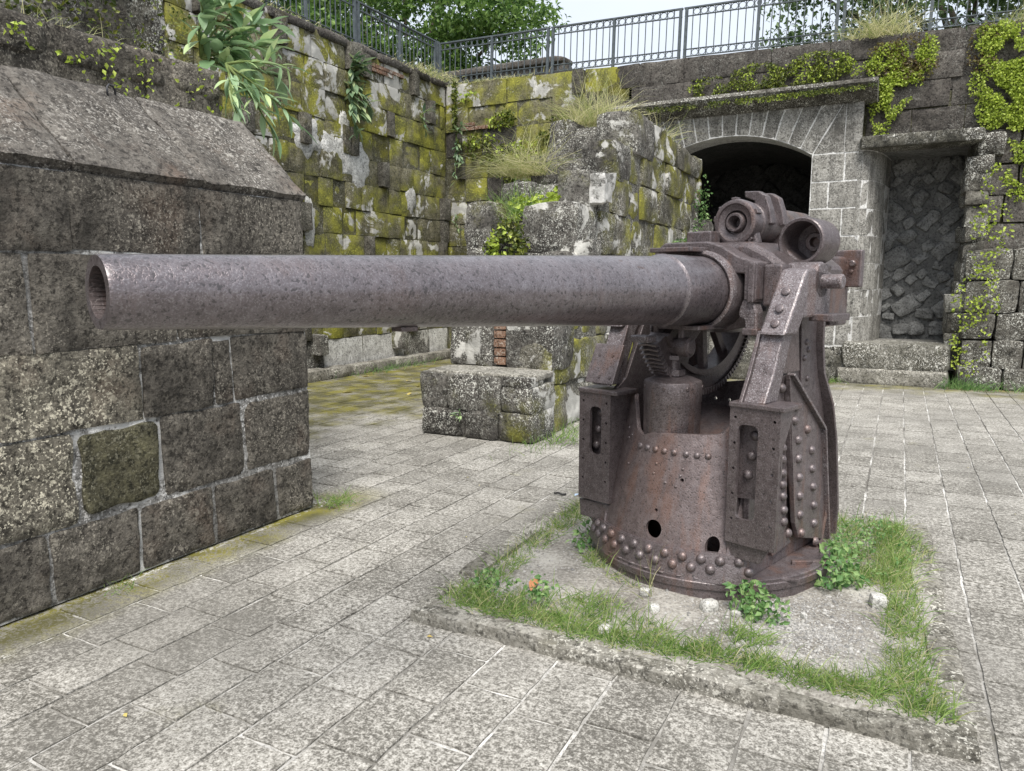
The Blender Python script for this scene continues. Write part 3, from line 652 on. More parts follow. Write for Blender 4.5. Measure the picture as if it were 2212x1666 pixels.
# second step
for x0, x1 in ((-4.40, -4.20), (-4.22, -3.86), (-3.70, -3.12)):
    s += 1; rb(x0, x1, 6.95, 7.5, .66, 1.18, s, 'ruin', .028)
for q in range(5): rb(-3.85, -3.70, 6.96, 7.1, .70 + q * .095, .785 + q * .095, 70 + q, 'brick', .006, nm='brick', n=2)
# upper tiers
for x0, x1, y0, y1, z0, z1 in ((-4.48, -4.15, 7.45, 7.9, 1.95, 2.50), (-4.46, -4.1, 7.42, 7.95, 1.18, 1.62), (-4.46, -4.16, 7.45, 7.9, 1.6, 1.96),
    (-4.1, -3.75, 7.5, 7.95, 1.18, 1.7), (-3.75, -3.2, 7.42, 8., 1.18, 1.56), (-3.78, -3.16, 7.46, 8.0, 1.52, 1.92), (-4.15, -3.8, 7.6, 8., 1.7, 2.16),
    (-3.86, -3.16, 7.62, 8.3, 1.90, 2.46), (-4.12, -3.84, 7.9, 8.3, 2.1, 2.4), (-4.4, -4., 8.2, 8.8, 2.4, 2.78), (-3.98, -3.6, 8.25, 8.9, 2.4, 2.72), (-3.62, -3.2, 8.02, 8.7, 2.42, 2.86),
    (-4.42, -4.05, 9.0, 9.6, 2.72, 3.22), (-4.08, -3.6, 9.05, 9.7, 2.75, 3.16), (-3.62, -3.14, 8.75, 9.4, 2.8, 3.3),
    (-4.45, -4.05, 9.6, 10.2, 3.15, 3.78), (-4.07, -3.7, 9.68, 10.3, 3.15, 3.66), (-3.72, -3.12, 9.5, 10.3, 3.2, 3.78)):
    s += 1; rb(x0, x1, y0, y1, z0, z1, s, 'ruin', .04)
y = 10.3
while y < 13.05:
    L = rnd.uniform(.5, .9); L = min(L, 13.1 - y); s += 1
    rb(-3.75, -3.14, y, y + L, 3.3, 3.72 + rnd.uniform(-.05, .08) - (y - 10.3) * .03, s, 'ruin_moss', .04); rb(-4.45, -3.75, y, y + L, 3.3, 3.7, s + 300, 'ruin', .04); y += L
# side face
for q, (z0, z1, ys_) in enumerate(((0, .5, 6.95), (.5, .95, 6.95), (.95, 1.4, 7.5), (1.4, 1.9, 7.98), (1.9, 2.4, 8.28), (2.4, 2.85, 8.68), (2.85, 3.3, 9.38))):
    y = ys_
    while y < 13.05:
        L = min(rnd.uniform(.45, .85), 13.1 - y)
        if L > .12:
            s += 1; rb(-3.62, -3.16 + rnd.uniform(-.035, .03), y, y + L, z0, z1 + .01, s, 'ruin_moss', .03)
        y += L
rb(-3.36, -3.02, 8.05, 8.45, 2.46, 2.82, 201, 'limewash', .06); rb(-3.25, -2.98, 7.62, 7.9, 1.86, 2.05, 202, 'ruin', .03)
rb(-4.6, -4.1, 12.5, 13.0, 0, 2.9, 203, 'ruin', .05); rb(-3.3, -2.9, 12.6, 13.1, 0, 2.6, 204, 'ruin', .06)

# ================================================================== THE GUN
GO = Vector((-.87, 4.12, 0)); gun = thing('coastal_gun', 'rusted coastal gun with long barrel on riveted pedestal mount', 'cannon', GO, R(253))
def gp(name, me, bv=None, parent=None):
    o = obj(name, me, parent or gun)
    if bv: bevel(o, bv)
    return o
def cyl(name, c, r, a0, a1, axis, mat, seg=40, ch=.004):
    return lathe(name, [(a0, 0), (a0, r - ch), (a0 + ch, r), (a1 - ch, r), (a1, r - ch), (a1, 0)], mat, seg, axis, c)
TILT = (1.571 - 1.546) / 3.1
# barrel (own frame tilted a little muzzle-up)
bar = gp('barrel', lathe('barrel', [(-1.25, 0), (-1.25, .15), (-1.2, .19), (-.5, .19), (-.45, .176), (.588, .176), (.594, .172), (.600, .1685), (.606, .166), (.62, .165), (1.2, .150), (2.0, .125), (2.7, .1045), (3.06, .0955), (3.078, .0945), (3.085, .092), (3.085, .066)], 'barrel', 96, 'x', sharp=28))
bar.location = (0, 0, 1.546); bar.rotation_euler = (0, -TILT, 0)
v, f = [], []; NS = 128
for k, xx in enumerate((3.085, 3.03, 2.9, 2.6, 2.1, 1.2)):
    for i in range(NS):
        g = .0 if (i // 2) % 2 else .0038
        t = 2 * math.pi * i / NS + (3.085 - xx) * .25; r_ = .0625 + g if k else .066
        v.append((xx, r_ * math.cos(t), r_ * math.sin(t)))
for k in range(5):
    for i in range(NS): j = (i + 1) % NS; f.append((k * NS + i, k * NS + j, (k + 1) * NS + j, (k + 1) * NS + i))
f.append(tuple(range(5 * NS, 6 * NS)))
gp('rifled_bore', mesh('rifled_bore', v, f, 'bore'), None, bar)
# dents and lugs of the barrel
for xx, a, L in ((1.02, 58, .03), (.93, 42, .028), (.91, 40, .02), (.28, 50, .035), (1.5, 20, .02), (1.95, 30, .018)):
    ca, sa = math.cos(R(a)), math.sin(R(a)); rr_ = .166 if xx < .6 else .165 - (xx - .62) * .0305
    if xx < .6: rr_ = .176
    d = gp('dent', cyl('dent', (0, 0, 0), L * .28, -.002, .002, 'z', 'iron_dark', 12, .001), None, bar); d.location = (xx, rr_ * ca, rr_ * sa); d.rotation_euler = (R(a - 90), 0, 0); d.scale = (2, 1, 1)
gp('lug', boxmesh('lug', 2.1, 2.17, -.03, .03, -.135, -.118, 'iron_dark'), .003, bar)

# cradle
AX = 1.546
gp('cradle', lathe('cradle', [(.21, .178), (.215, .20), (.20, .208), (.13, .212), (.08, .222), (-.1, .235), (-.5, .24), (-.72, .24), (-.74, .22), (-.74, .0)], 'iron', 72, 'x', (0, 0, AX)))
gp('cradle_collar', lathe('cradle_collar', [(.235, .180), (.245, .192), (.240, .205), (.215, .210), (.205, .195)], 'iron_pale', 72, 'x', (0, 0, AX)))
# front frame: upper casting with shoulders
gp('front_frame', prism('front_frame', [(-.30, 1.755), (-.24, 1.80), (.02, 1.80), (.10, 1.775), (.20, 1.72), (.30, 1.69), (.30, 1.50), (.235, 1.50), (.235, 1.635), (.145, 1.635), (.12, 1.66), (.06, 1.72), (0, 1.735), (-.08, 1.725), (-.2, 1.655), (-.3, 1.62)], 'x', .06, .19, 'iron'), .008)
gp('top_plate', boxmesh('top_plate', .0, .36, -.22, .03, 1.745, 1.768, 'iron'), .004)
gp('top_lug', boxmesh('top_lug', .0, .10, -.16, -.01, 1.79, 1.86, 'iron'), .008)
gp('slot_back', boxmesh('slot_back', -.02, .07, .12, .26, 1.44, 1.66, 'iron_dark'), .004)
gp('frame_rib', boxmesh('frame_rib', .10, .205, .262, .296, 1.49, 1.69, 'iron'), .006)
gp('frame_rib', boxmesh('frame_rib', .0, .12, .30, .40, 1.47, 1.68, 'iron'), .012)
# hanging bracket
gp('hanging_bracket', prism('hanging_bracket', [(.205, 1.44), (.225, 1.50), (.25, 1.515), (.285, 1.49), (.305, 1.44), (.31, 1.36), (.31, 1.335), (.245, 1.335), (.24, 1.40), (.21, 1.415)], 'x', .10, .18, 'iron_pale'), .008)
gp('bracket_foot', boxmesh('bracket_foot', .085, .195, .235, .32, 1.325, 1.36, 'iron'), .006)
gp('bracket_web', prism('bracket_web', [(-.05, 1.36), (.06, 1.42), (.245, 1.42), (.245, 1.345), (.2, 1.36), (.1, 1.335)], 'x', .02, .10, 'iron_dark'), .006)
# cradle saddle carrying the recoil cylinders
gp('saddle', prism('saddle', [(-.34, 1.62), (-.26, 1.76), (-.1, 1.80), (.18, 1.80), (.30, 1.74), (.40, 1.66), (.36, 1.56), (.2, 1.45), (-.25, 1.45)], 'x', -.70, .06, 'iron'), .03)
for xa in (-.06, -.38):
    gp('saddle_web', prism('saddle_web', [(-.05, 1.79), (-.04, 1.86), (.17, 1.86), (.19, 1.79)], 'x', xa - .03, xa + .03, 'iron'), .01)
# recoil cylinder on top
c1 = (0, .068, 1.905)
rc = gp('recoil_cylinder', lathe('recoil_cylinder', [(-.85, 0), (-.85, .07), (-.80, .098), (-.2, .104), (-.17, .112), (-.13, .112), (-.12, .104), (-.085, .104)], 'iron', 56, 'x', c1))
gp('front_flange', lathe('front_flange', [(-.09, .105), (-.085, .118), (-.02, .122), (.0, .118), (.004, .112), (.004, .098), (-.006, .094), (-.012, .078), (-.014, .064), (-.05, .060), (-.05, .03)], 'iron', 56, 'x', c1), None, rc)
gp('gland', lathe('gland', [(-.06, .052), (.0, .050), (.006, .046), (.006, .036), (-.02, .033), (-.03, .026), (-.07, .024), (-.07, 0)], 'iron', 40, 'x', c1), None, rc)
for k in range(5):
    a = R(25 + 72 * k); o = gp('flange_lug', boxmesh('flange_lug', -.06, -.01, -.014, .014, -.006, .010, 'iron'), .003, rc); o.location = (0, c1[1] + .122 * math.cos(a), c1[2] + .122 * math.sin(a)); o.rotation_euler = (a - math.pi / 2, 0, 0)
for xa in (-.19, -.34):
    me = prism('cylinder_lug', [(.02, -.02), (.03, .075), (-.035, .10), (-.04, .135), (.05, .13), (.10, .10), (.13, .02), (.145, -.06), (.115, -.07), (.09, .0)], 'x', xa - .028, xa + .028, 'iron')
    o = gp('cylinder_lug', me, .006, rc); o.location = (0, c1[1] + .0, c1[2] + .052); o.scale = (1, .9, .92)
gp('cylinder_lug', boxmesh('cylinder_lug', -.16, -.08, -.075, -.02, 1.96, 2.0, 'iron'), .006, rc)
# cup-shaped recuperator housing on the right, and its fellow on the left
for sgn, nm in ((1, 'recuperator_cup'),):
    c2 = (0, .385 * sgn if sgn > 0 else -.30, 1.80)
    cu = gp(nm, lathe(nm, [(-.34, 0), (-.34, .10), (-.32, .118), (-.12, .124), (-.105, .120), (-.10, .114), (-.102, .102), (-.115, .0985), (-.29, .094), (-.29, .0)], 'iron', 64, 'x', c2))
    gp('inner_boss', lathe('inner_boss', [(-.29, .050), (-.25, .050), (-.245, .046), (-.245, .026), (-.285, .024), (-.285, 0)], 'iron', 32, 'x', (0, c2[1] + .012, c2[2])), None, cu)
    gp('cup_bracket', prism('cup_bracket', [(c2[1] - .13 * sgn, 1.60), (c2[1] - .11 * sgn, 1.78), (c2[1], 1.69), (c2[1] + .08 * sgn, 1.68), (c2[1] + .06 * sgn, 1.60)], 'x', -.34, -.14, 'iron'), .012)
# breech ring
gp('breech_block', boxmesh('breech_block', -1.0, -.70, -.31, .31, 1.33, 1.74, 'iron'), .015)
gp('breech_plate', boxmesh('breech_plate', -.98, -.93, .20, .40, 1.56, 1.78, 'iron'), .008)
gp('breech_bolt', cyl('breech_bolt', (0, .355, 1.70), .018, -.94, -.895, 'x', 'iron', 16))
gp('breech_bolt', cyl('breech_bolt', (0, .345, 1.655), .012, -.94, -.91, 'x', 'iron', 16))

# elevating arc: toothed sector hung under the cradle
gy = -.12; gc = (0.0, 1.55)
def arcpts(r, a0, a1, n): return [(gc[0] + r * math.cos(R(a)), gc[1] + r * math.sin(R(a))) for a in np.linspace(a0, a1, n)]
sec = gp('elevating_arc', prism('elevating_arc', arcpts(.555, -30, -150, 40) + arcpts(.455, -150, -30, 40), 'y', gy - .04, gy + .04, 'iron_dark', 30), None)
gp('arc_flange', prism('arc_flange', arcpts(.47, -30, -150, 40) + arcpts(.44, -150, -30, 40), 'y', gy - .06, gy + .06, 'iron_dark', 30), None, sec)
for a in (-38, -68, -97, -126):
    ca, sa = math.cos(R(a)), math.sin(R(a)); o = gp('arc_spoke', boxmesh('arc_spoke', .18, .45, -.02, .02, -.025, .025, 'iron_dark'), .004, sec); o.location = (gc[0], gy, gc[1]); o.rotation_euler = (0, -R(a), 0)
tm = mesh('gear_tooth', [(.548, -.055, -.011), (.548, 0, -.003), (.548, .055, -.011), (.548, -.055, .011), (.548, 0, .019), (.548, .055, .011),
                         (.582, -.055, -.005), (.582, 0, .003), (.582, .055, -.005), (.582, -.055, .005), (.582, 0, .013), (.582, .055, .005)],
          [(6, 7, 10, 9), (7, 8, 11, 10), (0, 1, 7, 6), (1, 2, 8, 7), (3, 9, 10, 4), (4, 10, 11, 5), (0, 6, 9, 3), (2, 5, 11, 8)], 'iron')
for k in range(42):
    a = -29 - k * 2.93; o = gp('gear_tooth', tm, None, sec); o.location = (gc[0], gy, gc[1]); o.rotation_euler = (0, -R(a), 0)
gp('arc_cap', boxmesh('arc_cap', .50, .585, gy - .055, gy + .055, 1.29, 1.325, 'iron_pale'), .008, sec)
# elevating jack with pin, stem and nuts
jx, jy = .30, -.09
jk = gp('jack_cylinder', lathe('jack_cylinder', [(.42, 0), (.42, .150), (.96, .150), (.965, .153), (1.065, .153), (1.075, .149), (1.095, .10), (1.10, 0)], 'iron', 64, 'z', (jx, jy, 0)))
for a in (-40, 15, 62, 118): o = gp('screw_head', cyl('screw_head', (0, 0, 0), .011, -.004, .004, 'z', 'iron_dark', 12, .002), None, jk); o.location = (jx + .153 * math.cos(R(a)), jy + .153 * math.sin(R(a)), 1.045); o.rotation_euler = (0, R(90), R(a))
for nm, r_, z0, z1, sg in (('hex_nut', .062, 1.10, 1.135, 6), ('threaded_stem', .036, 1.10, 1.215, 32), ('lock_nut', .060, 1.185, 1.212, 6), ('stem_head', .034, 1.21, 1.25, 32)):
    gp(nm, lathe(nm, [(z0, 0), (z0, r_ - .003), (z0 + .003, r_), (z1 - .003, r_), (z1, r_ - .003), (z1, 0)], 'iron', sg, 'z', (jx, jy, 0), 25), None, jk)
gp('jack_pin', lathe('jack_pin', [(-.13, 0), (-.13, .018), (-.115, .03), (-.09, .036), (-.085, .044), (.05, .044), (.055, .052), (.11, .052), (.114, .038), (.12, .036), (.12, 0)], 'iron', 32, 'y', (jx + .02, jy, 1.258)))
gp('fork', prism('fork', [(jx - .06, 1.27), (jx - .075, 1.40), (jx + .10, 1.40), (jx + .06, 1.27)], 'y', jy - .075, jy - .05, 'iron'), .004)
gp('fork', prism('fork', [(jx - .03, 1.25), (jx - .20, 1.385), (jx + .04, 1.385), (jx + .045, 1.25)], 'y', jy + .045, jy + .08, 'iron'), .006)
gp('fork_plate', boxmesh('fork_plate', jx - .30, jx + .08, -.14, .10, 1.35, 1.372, 'iron'), .004)
gp('pin_strap', boxmesh('pin_strap', jx + .05, jx + .065, jy - .112, jy - .10, 1.27, 1.40, 'iron_pale'), .002)

# pedestal
gp('base_ring', lathe('base_ring', [(0, .640), (.095, .640), (.098, .650), (.130, .652), (.135, .648), (.135, .30), (.11, .30)], 'iron', 96, 'z', (-.01, -.025, 0)))
# front skirt: conical plate with holes
def cone_r(z): return .64 - (z - .12) / .70 * .165
def cone_p(a, r_): return (.955 * r_ * math.cos(R(a)), 1.05 * r_ * math.sin(R(a)) - .025)
def skirt(a0, a1, topf_, name, mat, off=0., n=48, m_=14, zb=.135):
    v, f = [], []
    for th in (0, .022):
        for i in range(n + 1):
            a = a0 + (a1 - a0) * i / n
            for j in range(m_ + 1):
                z = zb + (topf_(a) - zb) * j / m_; r_ = cone_r(z) + off - th; v.append((*cone_p(a, r_), z))
    K = (n + 1) * (m_ + 1)
    for i in range(n):
        for j in range(m_):
            p = i * (m_ + 1) + j; q = p + m_ + 1; f.append((p, q, q + 1, p + 1)); f.append((K + p, K + p + 1, K + q + 1, K + q))
        p = i * (m_ + 1); q = p + m_ + 1; f.append((p, K + p, K + q, q)); f.append((p + m_, q + m_, K + q + m_, K + p + m_))
    for i in (0, n):
        for j in range(m_):
            p = i * (m_ + 1) + j; f.append((p, p + 1, K + p + 1, K + p) if i == 0 else (p, K + p, K + p + 1, p + 1))
    return mesh(name, v, f, mat, True, 40)
def skirt_top(a):
    y = .47 * math.sin(R(a))
    pts = [(-.42, 1.0), (-.30, .98), (-.24, .90), (-.19, .81), (-.145, .785), (-.08, .812), (.20, .835), (.25, .84), (.30, .89), (.34, .93), (.45, .98)]
    return float(np.interp(y, [p[0] for p in pts], [p[1] for p in pts]))
sk = gp('front_skirt', skirt(-50, 46, skirt_top, 'front_skirt', 'iron_red', 0, 64, 18))
sk.parent = None
bpy.context.view_layer.update()
hole = obj('cutter', cyl('cutter', (0, -.015, .335), .047, .3, .8, 'x', 'bore', 32))
me = cyl('cutter', (0, 0, 0), .032, .3, .8, 'x', 'bore', 24); hole2 = obj('cutter', me, None, (0, .285, .30), (0, 0, 0), (1, 1, 1.6))
hs = [obj('cutter', cyl('cutter', (0, yy_, zz_), .010, .3, .8, 'x', 'bore', 12)) for yy_, zz_ in ((-.015, .43), (-.05, .262), (.10, .60))]
cut(sk, [hole, hole2] + hs); sk.parent = gun
sk.data.polygons.foreach_set('use_smooth', [True] * len(sk.data.polygons)); sk.data.set_sharp_from_angle(angle=R(40))
gp('inner_drum', lathe('inner_drum', [(.135, .40), (.70, .36), (.70, .0)], 'iron_red', 48, 'z', (-.08, 0, 0)))
band = gp('skirt_band', skirt(-52, 46, lambda a: .272, 'skirt_band', 'iron', .022, 64, 3))
band2 = gp('skirt_band', skirt(-52, 50, lambda a: .345 if a > 36 or a < -36 else .275, 'skirt_band', 'iron', .011, 64, 3, .26))
foot = gp('foot_flange', lathe('foot_flange', [(.135, .60), (.150, .60), (.152, .634), (.148, .642), (.135, .642)], 'iron', 96, 'z', (-.01, -.025, 0)))
# rivets
def dome(name, r, h, mat='iron', seg=14):
    prof = [(0, r)] + [(h * math.sin(t), r * math.cos(t)) for t in np.linspace(.25, 1.35, 5)] + [(h, 0)]
    return lathe(name, prof, mat, seg, 'x', sharp=60)
RV = dome('rivet', .0255, .022); RVs = dome('rivet', .017, .014); RVf = dome('rivet', .022, .005); RVt = dome('rivet', .008, .007)
def rivet_at(p, n, me=RV, parent=None):
    o = gp('rivet', me, None, parent); o.location = p; o.rotation_mode = 'QUATERNION'; o.rotation_quaternion = Vector(n).to_track_quat('X', 'Z'); return o
def on_cone(a, z, off=0): return (*cone_p(a, cone_r(z) + off), z), (math.cos(R(a)), math.sin(R(a)), .2)
for k in range(12):
    a = -47 + k * 8.0
    rivet_at(*on_cone(a, .243, .02), parent=band)
    if k not in (10,): rivet_at(*on_cone(a + 4, .198, .02), parent=band)
    rivet_at((.628 * math.cos(R(a)) - .01, .628 * math.sin(R(a)) - .025, .150), (0, 0, 1), RVf, foot)
for k in range(8): rivet_at(*on_cone(-17.5 + k * 6.1 + (1 if k > 4 else 0), .73), RVs, sk)
for a, z in ((-34, .80), (-31, .75), (-28, .77), (-3, .66), (-4, .61), (13, .655), (12, .62), (4, .575), (10, .565), (-25, .62)): rivet_at(*on_cone(a, z), RVt, sk)
# front boxes (seats of the arms)
def slotplate(name, y0, y1, z0, z1, x, sy0, sy1, sz0, sz1, lower=None, th=.02):
    o = obj(name, prism(name, [(y0, z0), (y1, z0), (y1, z1), (y0, z1)], 'x', x - th, x, 'iron'))
    def rs(a0, a1, b0, b1, r=.028):
        pts = []
        for cx, cz, s0 in ((a1 - r, b1 - r, 0), (a0 + r, b1 - r, 90), (a0 + r, b0 + r, 180), (a1 - r, b0 + r, 270)):
            for t in (0, 30, 60, 90): pts.append((cx + r * math.cos(R(s0 + t)), cz + r * math.sin(R(s0 + t))))
        return pts
    cs_ = [obj('cutter', prism('cutter', rs(sy0, sy1, sz0, sz1), 'x', x - .1, x + .1, 'iron'))]
    n = 5
    for k in range(n):
        for yy_ in (y0 + .028, y1 - .028):
            zz_ = z0 + .12 + (z1 - z0 - .17) * k / (n - 1); cs_.append(obj('cutter', cyl('cutter', (0, yy_, zz_), .0075, x - .1, x + .1, 'x', 'bore', 10)))
    cut(o, cs_); o.parent = gun; bevel(o, .003); return o
for sgn in (-1, 1):
    ya, yb = (.345, .595) if sgn > 0 else (-.575, -.36)
    zt = 1.01 if sgn > 0 else .985
    if sgn > 0: pl = slotplate('arm_seat', ya, yb, .345, zt, .485, ya + .045, ya + .145, .47, .93)
    else: pl = slotplate('arm_seat', ya, yb, .375, zt, .485, ya + .075, ya + .155, .64, .91)
    gp('seat_top', boxmesh('seat_top', .30, .495, ya - .004, yb + (.02 if sgn > 0 else .05), zt, zt + .022, 'iron'), .004, pl)
    inner = (ya, ya + .02) if sgn > 0 else (yb - .02, yb)
    gp('seat_side', prism('seat_side', [(.465, .375), (.465, zt), (.30, zt), (.36, .375)], 'y', inner[0], inner[1], 'iron'), .003, pl)
    if sgn > 0: gp('seat_gusset', prism('seat_gusset', [(.465, zt), (.33, zt), (.465, .78)], 'y', yb - .02, yb - .002, 'iron'), .003, pl)
    else: gp('seat_side', boxmesh('seat_side', .34, .465, ya, ya + .02, .375, zt, 'iron'), .003, pl)
    # back of the slot with rivets
    bk = gp('slot_back', prism('slot_back', [(ya + .02, .55), (ya + .12, .56), (ya + .14, .66), (yb - .02, .68), (yb - .02, zt - .02), (ya + .02, zt - .02)], 'x', .40, .415, 'iron'), None, pl)
    for yy_, zz_ in ((ya + .10, .87), (ya + .085, .77), (ya + .07, .675), (ya + .15, .82), (ya + .145, .72)): rivet_at((.415, yy_, zz_), (1, 0, 0), RV, pl)
    gp('seat_foot', prism('seat_foot', [(ya + .0, .262), (yb - .08 if sgn > 0 else yb, .262), (yb - .03 if sgn > 0 else yb, .36), (ya - .01, .36)], 'x', .44, .465, 'iron'), .004, pl)
# cheeks: web plate, arm, stiffener, rear flange
rear = [(-.31, 1.47), (-.31, 1.40), (-.315, 1.27), (-.354, 1.105), (-.452, .92), (-.486, .825), (-.53, .716), (-.585, .45), (-.615, .29), (-.60, .14)]
for sgn in (1, -1):
    Y = lambda y: sgn * y
    ch = gp('cheek', prism('cheek', [(.40, .135), (.40, 1.0), (.30, 1.06), (.14, 1.36), (.06, 1.48), (-.29, 1.48), (-.29, 1.27), (-.335, 1.105), (-.43, .92), (-.465, .825), (-.51, .716), (-.595, .29), (-.585, .135)], 'y', Y(.39), Y(.42), 'iron'), .004)
    # rear flange sweeping down
    v, f = [], []
    for (x_, z_) in rear:
        for (dx, yy_) in ((0, .28), (0, .455), (.022, .455), (.022, .28)): v.append((x_ + dx, Y(yy_ if z_ > 1 else yy_ + (.02 if yy_ > .4 else 0)), z_))
    for k in range(len(rear) - 1):
        for i in range(4): j = (i + 1) % 4; q = (k * 4 + i, k * 4 + j, (k + 1) * 4 + j, (k + 1) * 4 + i); f.append(q if sgn > 0 else q[::-1])
    f += [(3, 2, 1, 0), tuple(range(len(v) - 4, len(v)))]
    gp('rear_flange', mesh('rear_flange', v, f, 'iron', True, 50), .003, ch)
    gp('cheek_panel', prism('cheek_panel', [(.16, 1.38), (-.02, 1.38), (-.06, 1.14), (.20, 1.14)], 'y', Y(.42), Y(.437), 'iron_red'), .003, ch)
    gp('cheek_strip', prism('cheek_strip', [(-.06, 1.44), (-.16, 1.40), (-.21, 1.05), (-.10, 1.05)], 'y', Y(.42), Y(.432), 'iron'), .003, ch)
    gp('cheek_angle', prism('cheek_angle', [(.24, 1.13), (.05, 1.13), (.02, .30), (-.06, .22), (.16, .20), (.24, .34)], 'y', Y(.42), Y(.442), 'iron'), .003, ch)
    st_pts = [(.125, 1.135), (-.311, .801), (-.46, .091 + .05), (-.09, .242), (-.03, .34), (.115, .95)]
    stf = gp('stiffener', prism('stiffener', st_pts, 'y', Y(.442), Y(.468), 'iron'), .004, ch)
    for (pa, pb) in (((.125, 1.135), (-.311, .801)), ((-.311, .801), (-.46, .141))):
        d = Vector((pb[0] - pa[0], pb[1] - pa[1])).normalized(); nn = Vector((-d.y, d.x)) * .016
        gp('stiffener_rim', prism('stiffener_rim', [pa, pb, (pb[0] - nn.x, pb[1] - nn.y), (pa[0] - nn.x, pa[1] - nn.y)], 'y', Y(.45), Y(.492), 'iron_pale'), .003, stf)
    gp('stiffener_rim', prism('stiffener_rim', [(.125, 1.12), (-.03, .34), (-.018, .34), (.137, 1.12)], 'y', Y(.45), Y(.474), 'iron'), .002, stf)
    for L, yv, me_ in (([(.04, .966), (.044, .896), (-.01, .787), (-.026, .686), (-.048, .582), (-.067, .477), (-.084, .371), (-.115, .264), (-.117, .828), (-.189, .704), (-.209, .6), (-.233, .494), (-.257, .386), (-.277, .279), (-.306, .169)], .468, RV),
                       ([(.111, .76), (.107, .7), (.095, .626), (.088, .564), (.078, .501), (.06, .424), (.051, .36), (-.009, .283), (.155, 1.071)], .442, RV), ([(-.135, 1.282), (-.162, 1.242), (-.119, 1.2), (-.167, 1.09)], .432, RVs)):
        for x_, z_ in L: rivet_at((x_, Y(yv), z_), (0, sgn, 0), me_, ch)
    # front arm
    arm = gp('front_arm', prism('front_arm', [(.465, 1.03), (.33, 1.03), (.22, 1.30), (.04, 1.60), (.14, 1.62), (.30, 1.36), (.385, 1.16)], 'y', Y(.395), Y(.505), 'iron_pale'), .008)
    gp('arm_flange', prism('arm_flange', [(.475, 1.03), (.455, 1.03), (.375, 1.17), (.29, 1.36), (.31, 1.36), (.395, 1.17)], 'y', Y(.378), Y(.396), 'iron'), .003, arm)
    cap = gp('cap_strap', prism('cap_strap', [(.345, 1.345), (.20, 1.345), (.15, 1.42), (-.16, 1.42), (-.17, 1.64), (.07, 1.66), (.125, 1.655), (.15, 1.63)], 'y', Y(.40), Y(.53), 'iron_pale'), .012)
    for zz_, xx_ in ((1.40, .315), (1.47, .275), (1.55, .215)): rivet_at((xx_ + .002, Y(.465), zz_), (.87, 0, .45), RVf, cap)
    gp('trunnion_cap', cyl('trunnion_cap', (-.05, 0, 1.60), .092, Y(.36) if sgn > 0 else Y(.53), Y(.53) if sgn > 0 else Y(.36), 'y', 'iron_pale', 40, .01), None, cap)
    gp('trunnion_pin', cyl('trunnion_pin', (-.06, 0, 1.595), .036, Y(.5) if sgn > 0 else Y(.63), Y(.63) if sgn > 0 else Y(.5), 'y', 'iron_pale', 32, .006), None, cap)
    gp('clamp_plate', prism('clamp_plate', [(.02, 1.435), (-.2, 1.435), (-.2, 1.40), (.02, 1.40)], 'y', Y(.5), Y(.62), 'iron'), .004, cap)
    gp('clamp_bolt', cyl('clamp_bolt', (-.10, Y(.57), 0), .03, 1.378, 1.402, 'z', 'iron', 6, .003), None, cap)
    if sgn < 0:
        pb_ = gp('arm_pad', prism('arm_pad', [(.475, 1.04), (.44, 1.04), (.34, 1.245), (.375, 1.25)], 'y', Y(.36), Y(.55), 'iron'), .004, arm)
        for zz_, yy_ in ((1.075, -.39), (1.075, -.46), (1.19, -.41), (1.19, -.5)):
            o = gp('bolt_hole', cyl('bolt_hole', (0, 0, 0), .009, 0, .002, 'x', 'bore', 10, .0005), None, pb_); o.location = (.478 - (zz_ - 1.04) * .48, yy_, zz_); o.rotation_euler = (0, R(-26), 0)
# transom plates between the cheeks
tp = gp('transom', prism('transom', [(-.39, .80), (.39, .86), (.39, 1.04), (.10, 1.04), (-.39, .96)], 'x', -.33, -.30, 'iron'), None)
tp.parent = None; cut(tp, [obj('cutter', cyl('cutter', (0, yy_, .90), .012, -.5, -.1, 'x', 'bore', 12)) for yy_ in (-.17, -.08)]); tp.parent = gun
gp('sloping_plate', mesh('sloping_plate', [(-.30, -.38, .86), (-.30, .38, .86), (.20, .38, .72), (.20, -.38, .72), (-.30, -.38, .84), (-.30, .38, .84), (.20, .38, .70), (.20, -.38, .70)], [(0, 3, 2, 1), (4, 5, 6, 7), (2, 3, 7, 6), (0, 1, 5, 4)], 'iron_red'))
gp('rear_skirt', skirt(150, 210, lambda a: .62, 'rear_skirt', 'iron', 0, 24, 4))
# debris and a loose bent plate on the base
gp('bent_plate', mesh('bent_plate', [(-.56, .30, .14), (-.40, .46, .14), (-.42, .475, .34), (-.57, .34, .40), (-.57, .31, .14), (-.41, .47, .14), (-.43, .485, .34), (-.58, .35, .40)], [(0, 1, 2, 3), (7, 6, 5, 4), (0, 3, 7, 4), (1, 5, 6, 2), (3, 2, 6, 7)], 'iron_red'))
gp('base_slat', prism('base_slat', [(.42, .36), (.20, .60), (.22, .615), (.44, .375)], 'z', .134, .148, 'iron'), .002)
gp('base_slat', prism('base_slat', [(.02, .48), (-.12, .62), (-.10, .635), (.04, .495)], 'z', .134, .156, 'iron_red'), .002)

